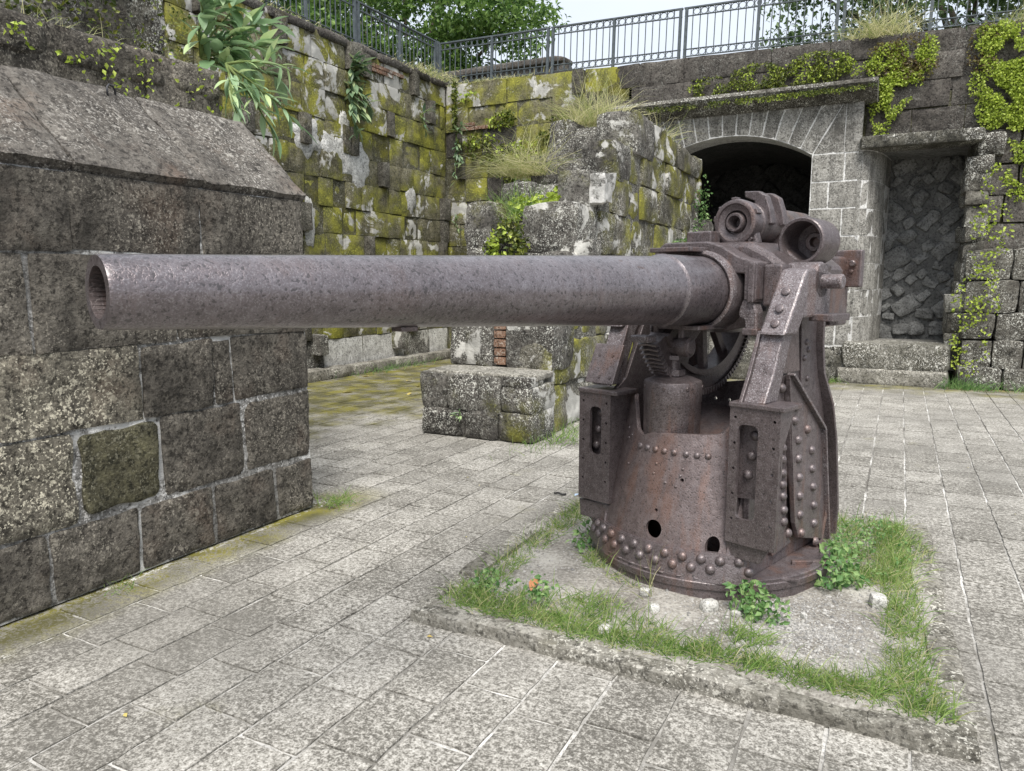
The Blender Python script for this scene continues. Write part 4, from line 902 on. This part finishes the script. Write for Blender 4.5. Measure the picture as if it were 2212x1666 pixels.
# ================================================================== RAILING ON THE TERRACE
ring = None
def ring_mesh():
    v, f = [], []; N, K = 18, 4
    for i in range(N):
        t = 2 * math.pi * i / N
        for (dr, dy) in ((-.0045, -.005), (.0045, -.005), (.0045, .005), (-.0045, .005)): v.append(((.056 + dr) * math.cos(t), dy, (.052 + dr) * math.sin(t)))
    for i in range(N):
        for k in range(4): j = (i + 1) % N; f.append((i * 4 + k, i * 4 + (k + 1) % 4, j * 4 + (k + 1) % 4, j * 4 + k))
    return mesh('ring', v, f, 'fence', True, 40)
ring = ring_mesh(); HL = 1.27; FH = .86
post = boxmesh('post', -.024, .024, -.024, .024, -.12, FH + .0, 'fence'); bal = boxmesh('baluster', -.007, .007, -.007, .007, .05, FH - .02, 'fence')
rail = boxmesh('rail', -HL, HL, -.016, .016, -.007, .007, 'fence'); toprail = boxmesh('top_rail', -HL - .01, HL + .01, -.024, .024, -.013, .013, 'fence')
def panel(x, y, z, rz, slope, label):
    t = thing('railing_panel', label, 'railing', (x, y, z), rz, 'grey railing panels along the terrace edge'); t.rotation_euler = (0, slope, rz)
    for a in (-HL + .03, 0, HL - .03): obj('post', post, t, (a, 0, 0))
    obj('top_rail', toprail, t, (0, 0, FH))
    for zz_ in (.05, .17, FH - .133): obj('rail', rail, t, (0, 0, zz_))
    n = 9
    for s0 in (-1, 1):
        for k in range(n):
            xx = s0 * (.085 + .13 * k); obj('baluster', bal, t, (xx, 0, 0))
            for zz_ in (.11, FH - .073): obj('ring', ring, t, (xx + s0 * .065 if k < n - 1 else xx - s0 * 1.105, 0, zz_))
    return t
lb = {0: 'grey railing panel meeting the corner post above the creeper corner', 1: 'grey railing panel with rings outlined against open sky, nearer the corner', 2: 'grey railing panel above the arch cornice, half in front of sky',
      3: 'grey railing panel with dry grass at its foot above the doorway', 4: 'grey railing panel above the thick yellow-green creeper'}
for k in range(5): panel(-7.62 + 2.585 * k, 13.74, ftop(-7.62 + 2.585 * k) + .06, 0, .0235, lb[k])
lb2 = ['grey railing panel on the mossy wall running into the corner post', 'grey railing panel on the mossy wall in front of the dense tree', 'grey railing panel on the mossy wall nearest the leafy shrub']
for k in range(3): panel(-8.92, 12.42 - 2.585 * k, 5.66 + .02 * k, math.pi / 2, 0, lb2[k])
tag(obj('corner_post', boxmesh('corner_post', -.045, .045, -.045, .045, -.2, .93, 'fence'), None, (-8.92, 13.74, 5.6)), 'thick grey corner post where the two railings meet', 'post')
lw = thing('terrace_wall', 'low dark stone wall seen through the railing on the terrace', 'wall', (-9.2, 16.6, 5.4))
for q in range(7): rockbox('stone_block', (-11.2 + q * .62, 16.6, 6.0 + .02 * (q % 3)), (.66, .5, 1.15), 'far', lw, 0, .03, .12, 1200 + q, 6)
rockbox('capping_stone', (-9.35, 16.6, 6.62), (4.4, .7, .16), 'far', lw, 0, .03, .15, 1300, 10)

# ================================================================== VEGETATION
def leafset(name, items, mat, smooth=False):
    """items: (pos, direction, up, length, width): pointed folded leaves in one mesh"""
    v, f = [], []
    for p, d, up, L, W_ in items:
        d = d.normalized(); s_ = d.cross(up)
        if s_.length < 1e-4: s_ = d.orthogonal()
        s_.normalize(); nrm = s_.cross(d); b = len(v)
        v += [p, p + d * L * .45 + s_ * W_ * .5 + nrm * W_ * .12, p + d * L * .5 - nrm * L * .04, p + d * L * .45 - s_ * W_ * .5 + nrm * W_ * .12, p + d * L - nrm * L * .18]
        f += [(b, b + 1, b + 2), (b, b + 2, b + 3), (b + 1, b + 4, b + 2), (b + 2, b + 4, b + 3)]
    return mesh(name, v, f, mat, smooth)
def rv(r, s=1): return Vector((r.gauss(0, s), r.gauss(0, s), r.gauss(0, s)))
def blades(name, pts, hr, wd, mat, seed, lean=.6, n_dir=None, droop=.5):
    rr = random.Random(seed); v, f = [], []
    for p in pts:
        p = Vector(p); h = rr.uniform(*hr); a = rr.uniform(0, 6.283); ln = rr.random() * lean
        d = Vector((math.cos(a) * ln, math.sin(a) * ln, 1))
        if n_dir is not None: d += Vector(n_dir) * rr.random()
        d.normalize(); s_ = d.cross(Vector((math.cos(a + 1.3), math.sin(a + 1.3), .1))).normalized() * wd * rr.uniform(.7, 1.3); b = len(v); q = p; dd = d
        out = Vector((d.x, d.y, 0))
        for k in range(4):
            t = k / 3; w_ = s_ * (1 - t * .75)
            if k < 3: v += [q - w_, q + w_]
            else: v += [q]
            dd = (dd + (out * .6 + Vector((0, 0, -.55))) * droop * (.5 + t)).normalized(); q = q + dd * h / 3
        f += [(b, b + 1, b + 3, b + 2), (b + 2, b + 3, b + 5, b + 4), (b + 4, b + 5, b + 6)]
    return mesh(name, v, f, mat, True)

# --- bed grass and gravel
rr = random.Random(90); gpt = []
def spray(cx, cy, rx, ry, n):
    for _ in range(n):
        a, q = rr.uniform(0, 6.283), math.sqrt(rr.random()); X, Y = cx + rx * q * math.cos(a), cy + ry * q * math.sin(a)
        if (X - GO.x) ** 2 + (Y - GO.y) ** 2 > .67 ** 2 and BX0 + .03 < X < BX1 - .02: gpt.append((X, Y, bedz(X, Y) - .01))
for k in range(30): t = k / 29; spray(BX0 + .14 + t * 2.0, 2.92 + .03 * math.sin(k * 1.9), .11, .07, 150)
spray(-1.7, 3.0, .22, .10, 300); spray(-1.35, 3.08, .28, .13, 600); spray(-1.0, 3.05, .2, .10, 300); spray(-1.18, 3.22, .12, .08, 200)
spray(-1.36, 3.68, .13, .10, 450); spray(-1.12, 3.52, .16, .05, 160); spray(-.48, 3.17, .11, .06, 150); spray(.12, 2.98, .14, .15, 500)
for k in range(22): spray(.13 - .004 * k, 3.1 + k * .095, .10, .08, 130)
spray(-.05, 4.6, .30, .55, 2600); spray(-.12, 4.25, .16, .28, 700); spray(-.6, 5.0, .5, .15, 300)
for k in range(16): spray(-1.82 + .02 * math.sin(k), 3.1 + k * .13, .085, .09, 100)
spray(-1.7, 4.55, .15, .3, 250); spray(-1.55, 4.0, .1, .12, 60)
gpt = [p for p in gpt if nz(p, 7, 9) > -.30 - .3 * rr.random()]
rr.shuffle(gpt); ng = len(gpt)
stuff(tag(obj('dry_bed_grass', blades('dry_bed_grass', gpt[:ng // 7], (.05, .15), .002, 'straw', 93, 1.2)), 'dry pale blades mixed into the grass of the bed', 'grass'))
stuff(tag(obj('tall_bed_grass', blades('tall_bed_grass', gpt[ng // 7:ng // 4], (.09, .19), .0024, 'grass', 92, 1.2)), 'longer bent green blades standing out of the bed grass', 'grass'))
stuff(tag(obj('bed_grass', blades('bed_grass', gpt[ng // 4:], (.025, .10), .0023, 'grass', 91, 1.1)), 'short green grass growing along the edges of the bed', 'grass'))
gv, gf = [], []
def pebble(X, Y, z, s):
    b = len(gv); q = [Vector((1, 0, 0)), Vector((0, 1, 0)), Vector((-1, 0, 0)), Vector((0, -1, 0)), Vector((0, 0, .7)), Vector((0, 0, -.7))]; a = rr.uniform(0, 6.28)
    for p in q: p = p * s * rr.uniform(.6, 1.25); gv.append((X + p.x * math.cos(a) - p.y * math.sin(a), Y + p.x * math.sin(a) + p.y * math.cos(a), z + p.z))
    gf.extend([(b + i, b + (i + 1) % 4, b + 4) for i in range(4)] + [(b + (i + 1) % 4, b + i, b + 5) for i in range(4)])
for k in range(6500):
    if k < 3800: X, Y = rr.gauss(-.28, .22), rr.gauss(3.35, .26)
    else: X, Y = rr.uniform(BX0 + .1, BX1 - .1), rr.uniform(BY0 + .1, 5.1)
    if not (BX0 + .08 < X < BX1 - .07 and BY0 + .08 < Y < BY1 - .1) or (X - GO.x) ** 2 + (Y - GO.y) ** 2 < .63 ** 2: continue
    pebble(X, Y, bedz(X, Y) + .001, rr.uniform(.003, .008) if rr.random() < .93 else rr.uniform(.008, .015))
stuff(tag(obj('gravel', mesh('gravel', gv, gf, 'gravel')), 'loose pale grey gravel on the bed in front of the pedestal', 'gravel'))
for k, (X, Y, sz, lab) in enumerate([(-1.02, 3.38, .055, 'pale rock beside the grass clump at the base ring'), (-.71, 3.40, .055, 'pale rock against the front of the base ring'), (.0, 3.82, .07, 'white rock at the grass edge right of the pedestal'),
                                     (-.58, 3.37, .04, 'small pale rock next to the weed at the base'), (-.93, 3.24, .04, 'flat pale stone among the grass blades'), (-1.07, 2.95, .04, 'pale stone lying in the front grass strip'), (-.30, 3.52, .035, 'small white stone on the gravel behind the base weed')]):
    tag(rockbox('rock', (X, Y, bedz(X, Y) + sz * .3), (sz, sz * .8, sz * .85), 'rock', None, k * .9, .016, .3, 1400 + k, 4), lab, 'rock')

# --- single tufts
def tuft(x, y, z, n, hr, wd, rad, mat, seed, label, name='grass_tuft', lean=.8, group=None, n_dir=None, ry=None, droop=None):
    rr_ = random.Random(seed); pts = [(rr_.gauss(0, rad * .5), rr_.gauss(0, (ry or rad) * .5), 0) for _ in range(n)]
    return tag(obj(name, blades(name, pts, hr, wd * .72, mat, seed, lean * 1.15, n_dir, .85 if mat == 'straw' else .55), None, (x, y, z)), label, 'grass', group)
tuft(-3.52, 4.02, 0, 120, (.07, .16), .003, .14, 'grass', 1, 'light green grass tuft at the foot of the parapet corner')
tuft(-3.5, 2.36, 0, 50, (.03, .08), .0025, .12, 'grass', 2, 'small green tuft in the mossy strip along the parapet')
tuft(-.52, 3.10, .06, 60, (.10, .20), .003, .10, 'grass', 3, 'lone grass tuft on the bare gritty soil')
tuft(-4.35, 12.6, .0, 60, (.1, .2), .004, .3, 'grass', 4, 'green grass at the foot of the ruined stair by the arch')
tuft(-2.95, 6.75, 0, 260, (.08, .22), .004, .30, 'grass', 5, 'pale green grass along the right foot of the ruined stair', ry=.7)
tuft(-3.9, 9.9, 3.72, 420, (.4, .95), .005, .34, 'straw', 6, 'tall dry yellow grass on top of the ruined stair', lean=.75)
tuft(-3.7, 12.0, 3.72, 170, (.4, .95), .005, .26, 'straw', 7, 'dry grass at the left end of the cornice', lean=.8)
tuft(-4.40, 9.0, 2.95, 520, (.45, 1.0), .005, .34, 'straw', 8, 'drooping straw-coloured grass on the left side of the ruin', lean=1.1, n_dir=(-.3, -.8, 0))
tuft(-4.05, 8.0, 2.28, 420, (.28, .62), .005, .28, 'grass', 9, 'green wild grass on the middle tier of the ruin', lean=.9)
tuft(-4.12, 7.95, 2.2, 120, (.25, .5), .005, .2, 'straw', 10, 'dry stems mixed in grass on the ruin tier', lean=1., n_dir=(0, -.5, -.4))
tuft(-.55, 13.5, 5.33, 420, (.3, .95), .006, .45, 'straw', 11, 'dry pale grass tuft on the wall top above the doorway', lean=.8, ry=.15)
tuft(1.6, 13.45, 5.25, 260, (.25, .6), .006, .5, 'straw', 12, 'dry grass on the wall top above the thick creeper', lean=.8, ry=.15)
tuft(-8.3, 12.7, 5.55, 700, (.06, .16), .006, .3, 'straw', 13, 'dry grass fringe on the mossy wall top at the corner', lean=.9, ry=1.0)
tuft(-7.6, 13.45, 5.5, 500, (.06, .15), .006, 1.0, 'straw', 14, 'dry grass fringe along the corner wall top', lean=.9, ry=.15)
tuft(-8.65, 8.6, 5.58, 700, (.06, .2), .006, .2, 'straw', 15, 'dry grass fringe on the mossy wall top near the shrub', lean=.9, ry=2.2)
tuft(-8.15, 10.8, 0, 260, (.08, .25), .005, .25, 'weed', 16, 'green weeds along the rendered foot of the mossy wall', name='weed_patch', ry=1.3)
tuft(.95, 12.72, 0, 260, (.1, .3), .006, .35, 'weed', 17, 'green weeds at the foot of the wall right of the door step', name='weed_patch', ry=.2)
tuft(1.9, 12.75, 0, 160, (.1, .28), .006, .5, 'weed', 18, 'low weeds at the wall foot below the lichen blocks', name='weed_patch', ry=.2)
tuft(-.95, 12.65, 0, 120, (.06, .16), .005, .25, 'grass', 19, 'short grass where the pier meets the paving', ry=.2)
tuft(-1.02, 3.40, .06, 14, (.2, .36), .002, .06, 'straw', 20, 'thin seeding grass stalks before the base ring', lean=.7)
tuft(-5.4, 3.0, 3.2, 300, (.15, .4), .004, .22, 'straw', 22, 'dry weeds along the top of the dark stone tier', name='weed_patch', ry=1.3)

# --- leafy weeds and creepers
def patch(name, label, blobs, mat, seed, n, size, n_dir, name_cat='creeper', spread=.05):
    """blobs: (center, u-radius vector, v-radius vector)"""
    rr_ = random.Random(seed); items = []; tot = sum(b[1].length * b[2].length for b in blobs); c0 = blobs[0][0]
    for c, ru_, rv_ in blobs:
        for _ in range(int(n * ru_.length * rv_.length / tot)):
            a = rr_.uniform(0, 6.283); q = rr_.random() ** .6
            if nz((c + ru_ * q * math.cos(a) + rv_ * q * math.sin(a)), 4.5, seed) < -.16: continue
            p = c + ru_ * q * math.cos(a) + rv_ * q * math.sin(a) + n_dir * (rr_.random() ** 2 * spread * 1.3 + .008) - c0
            d = Vector((rr_.gauss(0, 1), rr_.gauss(0, 1), rr_.gauss(-.5, .8))) + n_dir * .5
            L = size * rr_.uniform(.6, 1.4); items.append((p, d, n_dir + rv(rr_, .5), L, L * .6))
    return tag(obj(name, leafset(name, items, mat), None, c0), label, name_cat)
V = Vector; NF = V((0, -1, 0)); NM = V((1, 0, 0))
FYc = 13.36
def fb(x, z, rx, rz): return (V((x, FYc, z)), V((rx, 0, 0)), V((0, 0, rz)))
patch('creeper', 'thick yellow-green creeper hanging at the right end of the wall', [fb(1.05, 4.55, .35, .75), fb(1.3, 4.2, .40, .6), fb(1.55, 4.7, .5, .6), fb(1.0, 5.1, .3, .25), fb(1.6, 3.75, .35, .5), fb(1.45, 3.1, .2, .35), fb(1.9, 4.4, .5, .8)], 'creeper', 201, 17000, .040, NF, spread=.08)
patch('creeper', 'yellow-green creeper hanging between the cornice end and the door lintel', [fb(-.38, 4.35, .24, .55), fb(-.3, 4.9, .4, .32), fb(0.05, 5.0, .22, .3), fb(-.2, 4.6, .3, .3)], 'creeper', 202, 5200, .040, NF, spread=.06)
patch('creeper', 'brownish withered creeper at the foot of the dry wall-top grass', [fb(-.25, 5.0, .5, .3), fb(.0, 4.85, .3, .25), fb(.85, 4.95, .2, .4)], 'fern_brown', 203, 1700, .045, NF, spread=.07)
patch('creeper', 'green and brown creeper above the left half of the cornice', [fb(-2.35, 4.95, .45, .22), fb(-1.4, 4.98, .5, .25), fb(-3.1, 4.85, .35, .2), fb(-1.9, 4.78, .4, .15)], 'creeper_dark', 204, 4200, .040, NF, spread=.06)
patch('creeper', 'bright fern leaves dotted over the creeper above the cornice', [fb(-2.35, 4.95, .45, .22), fb(-1.4, 4.98, .5, .25), fb(-3.2, 4.85, .3, .2), fb(-.85, 5.0, .3, .2)], 'creeper', 205, 1500, .040, NF, spread=.08)
patch('cornice_moss', 'lichen and small ferns along the front of the cornice', [(V((-2.6, 12.84, 4.50)), V((1.8, 0, 0)), V((0, .06, .09))), (V((-1.2, 12.84, 4.52)), V((.7, 0, 0)), V((0, .06, .08)))], 'creeper_dark', 206, 2600, .032, NF, 'moss', .02)
patch('cornice_fern', 'small bright ferns dotting the cornice', [(V((-1.8, 12.84, 4.50)), V((1.2, 0, 0)), V((0, .06, .09)))], 'creeper', 207, 500, .032, NF, 'fern', .02)
patch('creeper', 'green fern creeper spilling down the inner corner of the walls', [(V((-8.2, 13.3, 5.1)), V((.12, -.15, 0)), V((0, 0, .5))), fb(-7.7, 4.35, .5, .16), fb(-7.1, 4.75, .3, .2), fb(-7.4, 4.1, .45, .2), fb(-6.3, 3.6, .8, .4), fb(-6.9, 3.9, .6, .3), fb(-5.9, 4.3, .5, .4)], 'creeper_dark', 208, 3200, .07, NF, spread=.06)
patch('creeper', 'bright green fern fronds in the inner corner', [fb(-7.6, 4.35, .5, .14), fb(-7.2, 4.7, .3, .15), fb(-6.8, 4.0, .6, .3), fb(-6.2, 3.6, .6, .4), fb(-8.0, 5.25, .4, .1)], 'creeper', 209, 900, .075, NF, spread=.08)
patch('creeper', 'sparse bright creeper over the blocks right of the doorway', [(V((1.1, 12.9, 2.4)), V((.25, 0, 0)), V((0, 0, .9))), (V((1.0, 12.86, 1.3)), V((.3, 0, 0)), V((0, 0, .5))), (V((.95, 12.84, .6)), V((.25, 0, 0)), V((0, 0, .4)))], 'creeper', 210, 900, .05, NF, spread=.04)
patch('creeper', 'small green creeper at the far edge of the ruined stair', [(V((-3.05, 12.6, 2.6)), V((.08, .2, 0)), V((0, 0, .75))), (V((-3.1, 11.6, 1.9)), V((.05, .6, 0)), V((0, 0, .4)))], 'weed', 211, 1000, .05, NM, spread=.06)
patch('fern', 'bright yellow-green fern on the white stone tier of the ruin', [(V((-3.75, 8.15, 2.6)), V((.2, 0, 0)), V((0, .1, .16)))], 'creeper', 212, 420, .09, NF, 'fern', .06)
patch('fern', 'dark green ferns between the lower ruin stones', [(V((-3.95, 7.5, 1.98)), V((.28, 0, 0)), V((0, .05, .3))), (V((-4.0, 7.4, 1.7)), V((.25, 0, 0)), V((0, .05, .2)))], 'creeper_dark', 213, 900, .06, NF, 'fern', .06)
patch('fern', 'pale green ferns among the ruin grass', [(V((-3.9, 7.95, 2.45)), V((.3, 0, 0)), V((0, .15, .2))), (V((-4.0, 7.4, 2.0)), V((.15, 0, 0)), V((0, .05, .2)))], 'creeper', 214, 420, .06, NF, 'fern', .08)
patch('weed', 'leafy green weed trailing over the right edge of the base ring', [(V((-.22, 4.06, .13)), V((.10, .1, 0)), V((0, .1, .11))), (V((-.14, 3.98, .09)), V((.14, .12, 0)), V((0, 0, .05)))], 'weed', 215, 330, .036, V((.5, -.6, .5)), 'weed', .05)
patch('weed', 'small leafy weed sprouting under the base ring beside the pale rocks', [(V((-.56, 3.48, .12)), V((.09, 0, 0)), V((0, .05, .08))), (V((-.47, 3.42, .09)), V((.11, 0, 0)), V((0, .06, .06)))], 'weed', 216, 260, .032, V((.2, -.8, .5)), 'weed', .05)
patch('weed', 'clover and low leaves in the lush grass behind the pedestal', [(V((-.06, 4.55, .09)), V((.2, 0, 0)), V((0, .45, .03)))], 'weed', 221, 520, .022, V((.3, -.5, .8)), 'weed', .05)
patch('weed', 'dark green leafy weed left of the base ring', [(V((-1.48, 3.9, .1)), V((.12, 0, 0)), V((0, .12, .07)))], 'weed', 217, 130, .035, V((-.3, -.6, .7)), 'weed', .05)
patch('weed', 'leafy clover patch in the front left corner of the bed', [(V((-1.72, 3.12, .1)), V((.12, 0, 0)), V((0, .1, .03))), (V((-1.42, 3.05, .12)), V((.1, 0, 0)), V((0, .06, .05)))], 'weed', 218, 240, .03, V((0, -.5, .8)), 'weed', .04)
patch('weed', 'weeds and trailing stems over the rampart face behind the dark tier', [(V((-5.62, 3.5, 3.7)), V((0, 1.2, 0)), V((0, 0, .5))), (V((-5.62, 2.6, 3.6)), V((0, .8, 0)), V((0, 0, .35)))], 'creeper_dark', 219, 1500, .045, NM, 'weed', .07)
patch('weed', 'bright little ferns on the dark stone tier', [(V((-4.66, 3.6, 2.95)), V((0, .7, 0)), V((0, 0, .22))), (V((-4.66, 2.8, 3.05)), V((0, .6, 0)), V((0, 0, .12)))], 'creeper', 220, 220, .035, NM, 'weed', .03)

# leafy plants with single leaves
def leaf_unit(name, mat, broad):
    v = []; f = []; prof = [(0, .03), (.12, .5 * broad), (.3, .95 * broad), (.5, 1. * broad), (.72, .7 * broad), (.9, .28 * broad), (1., .0)]
    for t, w_ in prof: z = -.25 * t * t; v += [(t, -w_ * .5, z + .07 * w_), (t, 0, z - .02), (t, w_ * .5, z + .07 * w_)]
    for k in range(len(prof) - 1): b = 3 * k; f += [(b, b + 3, b + 4, b + 1), (b + 1, b + 4, b + 5, b + 2)]
    return mesh(name, v, f, mat, True)
LU = {'big': leaf_unit('leaf', 'bigleaf', .5), 'lance': leaf_unit('leaf', 'bigleaf', .24), 'grey': leaf_unit('leaf', 'greyleaf', .34)}
def plant(label, base, stems, kind, size, nleaf, seed, nd, cat='shrub'):
    t = thing('leafy_plant', label, cat, base); rr_ = random.Random(seed)
    for d, L in stems:
        d = V(d).normalized(); pts = [V((0, 0, 0))]
        for k in range(6): pts.append(pts[-1] + (d + V((0, 0, -.14 * k * L)) + rv(rr_, .08)) * L / 6)
        obj('stem', tube('stem', pts, [.012 - .0015 * k for k in range(7)], 'stem', 6), t)
        for k in range(nleaf):
            u_ = .12 + .88 * (k + rr_.random()) / nleaf; i = min(5, int(u_ * 6)); p = pts[i].lerp(pts[i + 1], u_ * 6 - i)
            dl = (d * .5 + rv(rr_, .7) + V(nd) * .7 + V((0, 0, -.15))).normalized(); s_ = size * rr_.uniform(.6, 1.25)
            o = obj('leaf', LU[kind if not isinstance(kind, tuple) else rr_.choice(kind)], t, p); q = dl.to_track_quat('X', 'Z'); o.rotation_mode = 'QUATERNION'; o.rotation_quaternion = q; o.scale = (s_,) * 3
    return t
plant('big-leaved green shrub growing over the end of the dark stone tier', (-5.05, 4.35, 3.35), [((.2, .4, 1), .7), ((.3, .9, .55), .75), ((.3, -.2, .9), .6), ((.3, 1, .15), .7), ((.2, .7, .8), .95), ((.2, .1, 1), .9), ((.5, .6, .4), .6), ((.1, .9, .9), .8), ((.4, .5, -.2), .5)], ('big', 'big', 'big', 'lance'), .20, 22, 301, (.6, .1, 0))
plant('lance-leaved plant drooping down beside the sloping coping', (-4.72, 4.3, 3.25), [((.25, .35, -.5), .55), ((.2, .1, -.7), .5), ((.3, .55, -.3), .6), ((.2, -.1, -.3), .45), ((.2, .3, .1), .5)], 'lance', .19, 16, 302, (.6, .1, -.4))
plant('grey-green leafy plant hanging on the mossy wall', (-8.45, 10.3, 5.0), [((.3, .1, -.9), .55), ((.3, .35, -.6), .5), ((.3, -.3, -.7), .6), ((.3, 0, .8), .35), ((.3, .4, .6), .4), ((.3, -.1, -1), .8)], 'grey', .27, 20, 303, (.8, 0, .1))
plant('small leafy plant near the inner corner of the mossy wall', (-8.45, 12.4, 4.75), [((.3, .2, .3), .3), ((.3, -.2, -.3), .3), ((.3, .1, -.8), .35)], 'grey', .15, 7, 304, (.8, 0, .1))
plant('narrow leafy plant hanging in the inner corner', (-8.2, 13.3, 4.5), [((.3, -.1, -1), .5), ((.2, -.3, -1), .75), ((.4, -.2, .4), .3)], 'grey', .16, 15, 305, (.5, -.6, .1))
plant('little leafy plant low in the inner corner behind the ruin', (-8.2, 13.2, 2.7), [((.3, -.3, .3), .3), ((.5, -.2, -.2), .25)], 'grey', .14, 8, 306, (.5, -.6, .2))
plant('small pale-leaved plant at the ruin side behind the left gun arm', (-3.02, 8.3, .45), [((.4, -.3, .8), .25), ((.5, 0, .5), .22)], 'big', .14, 6, 307, (.6, -.4, .3))
plant('small rosette plant on the bottom ruin block', (-3.9, 6.36, .2), [((.1, -.4, .5), .12), ((-.1, -.4, .3), .12)], 'lance', .09, 6, 308, (0, -.8, .2))
plant('sprig with fresh leaves on the upper mossy wall', (-8.45, 8.55, 4.85), [((.4, .1, .4), .2), ((.4, -.1, .1), .2)], 'big', .13, 5, 309, (.8, 0, .2))

# --- trees
def tree(label, base, H, cen, rad, mat, seed, ncl, per, cl_r, leaf):
    t = thing('tree', label, 'tree', base); rr_ = random.Random(seed); b = V(base)
    top = V(cen) - b; obj('trunk', tube('trunk', [V((0, 0, -.3)), V((.1, 0, H * .3)), V((.0, .1, H * .55)), top * .7, top], [.34, .27, .22, .15, .05], 'bark', 10), t)
    items = []
    for k in range(ncl):
        while True:
            p = V((rr_.uniform(-1, 1), rr_.uniform(-1, 1), rr_.uniform(-1, 1)))
            if .45 < p.length < 1: break
        q = V((p.x * rad[0], p.y * rad[1], p.z * rad[2])) + V(cen) - b
        if k < 16: obj('limb', tube('limb', [top * .5, (top * .5).lerp(q, .5) + V((0, 0, -.3)), q], [.12, .07, .025], 'bark', 6), t)
        for _ in range(per):
            d = rv(rr_); d = d.normalized() * (rr_.random() ** .5) * cl_r; d.z *= .42
            L = leaf * rr_.uniform(.6, 1.35); items.append((q + d, rv(rr_) + V((0, 0, -.3)), V((0, 0, 1)) + rv(rr_, .5), L, L * .55))
    obj('crown', leafset('crown', items, mat), t); return t
tree('dense dark green tree with layered foliage behind the corner railing', (-16.2, 23, 5.4), 5, (-15.6, 22.5, 9.6), (5.0, 3.8, 4.6), 'tree', 401, 160, 230, 1.05, .19)
tree('green tree behind the railing above the mossy wall', (-19.5, 18, 5.4), 5, (-18.5, 17.5, 9.0), (4.2, 3.2, 3.8), 'tree', 402, 110, 210, .95, .18)
tree('loose grey-green tree behind the railing above the doorway', (1.6, 21.5, 5.1), 4, (.6, 21, 7.9), (3.8, 2.2, 2.9), 'tree2', 403, 100, 230, .9, .145)
tree('grey-green tree behind the railing above the thick creeper', (5.2, 20, 5.1), 4, (4.6, 19.6, 7.6), (3.2, 2.2, 2.9), 'tree2', 404, 90, 220, .9, .145)

UNCOUNTED = ('fringe', 'creeper', 'lichen and small', 'dotting the cornice', 'small green tuft', 'along the right foot', 'pale green ferns', 'clover', 'bright little ferns', 'blades', 'growing along', 'rampart face', 'weeds along', 'fern fronds', 'fern leaves')
for o in list(COL.objects):
    if o.type == 'MESH' and o.get('category') in ('creeper', 'fern', 'moss', 'weed', 'grass') and any(t in o['label'] for t in UNCOUNTED): o['kind'] = 'stuff'

# --- litter
def fallen(x, y, z, s, mat, label, seed):
    rr_ = random.Random(seed); o = obj('fallen_leaf', leaf_unit('fallen_leaf', mat, .45), None, (x, y, z), (rr_.uniform(-.15, .15), rr_.uniform(-.1, .1), rr_.uniform(0, 6)), (s, s, s)); return tag(o, label, 'leaf', 'fallen leaves on the mossy yard' if mat == 'dryleaf' else None)
for k, (x, y) in enumerate([(-7.4, 8.9), (-6.9, 9.6), (-6.4, 9.2), (-7.0, 8.2), (-6.1, 8.6), (-5.6, 8.4), (-5.2, 8.0), (-4.9, 8.5), (-7.8, 9.8), (-6.6, 10.3), (-5.4, 8.9), (-6.0, 9.9)]):
    fallen(x, y, .016, rnd.uniform(.10, .2), 'dryleaf', 'yellow fallen leaf on the mossy paving beside the mossy wall', 500 + k)
fallen(-1.56, 3.28, bedz(-1.56, 3.28) + .03, .12, 'orangeleaf', 'orange-brown dead leaf lying on the gritty soil', 530)
tag(rockbox('plastic_scrap', (-2.03, 4.95, .02), (.05, .035, .03), 'plastic', None, .4, .008, .3, 531, 3), 'small pale blue plastic scrap on the paving left of the gun', 'litter')
tag(obj('cord_scrap', tube('cord_scrap', [(0, 0, .012), (.03, .01, .016), (.07, .0, .012), (.09, .02, .012)], [.008] * 4, 'black', 6), None, (-2.22, 4.95, 0)), 'short black cord scrap on the paving left of the gun', 'litter')
rr = random.Random(77); items = []
for k in range(26):
    X, Y = rr.uniform(-3.4, 2.5), rr.uniform(1.4, 9)
    if BX0 - .1 < X < BX1 + .1 and BY0 - .15 < Y < BY1 + .1: continue
    L = rr.uniform(.012, .03); items.append((V((X, Y, .006)), V((rr.gauss(0, 1), rr.gauss(0, 1), .1)), V((0, 0, 1)) + rv(rr, .3), L, L * .6))
stuff(tag(obj('leaf_litter', leafset('leaf_litter', items, 'dryleaf')), 'tiny yellow leaf bits scattered over the paving', 'litter'))
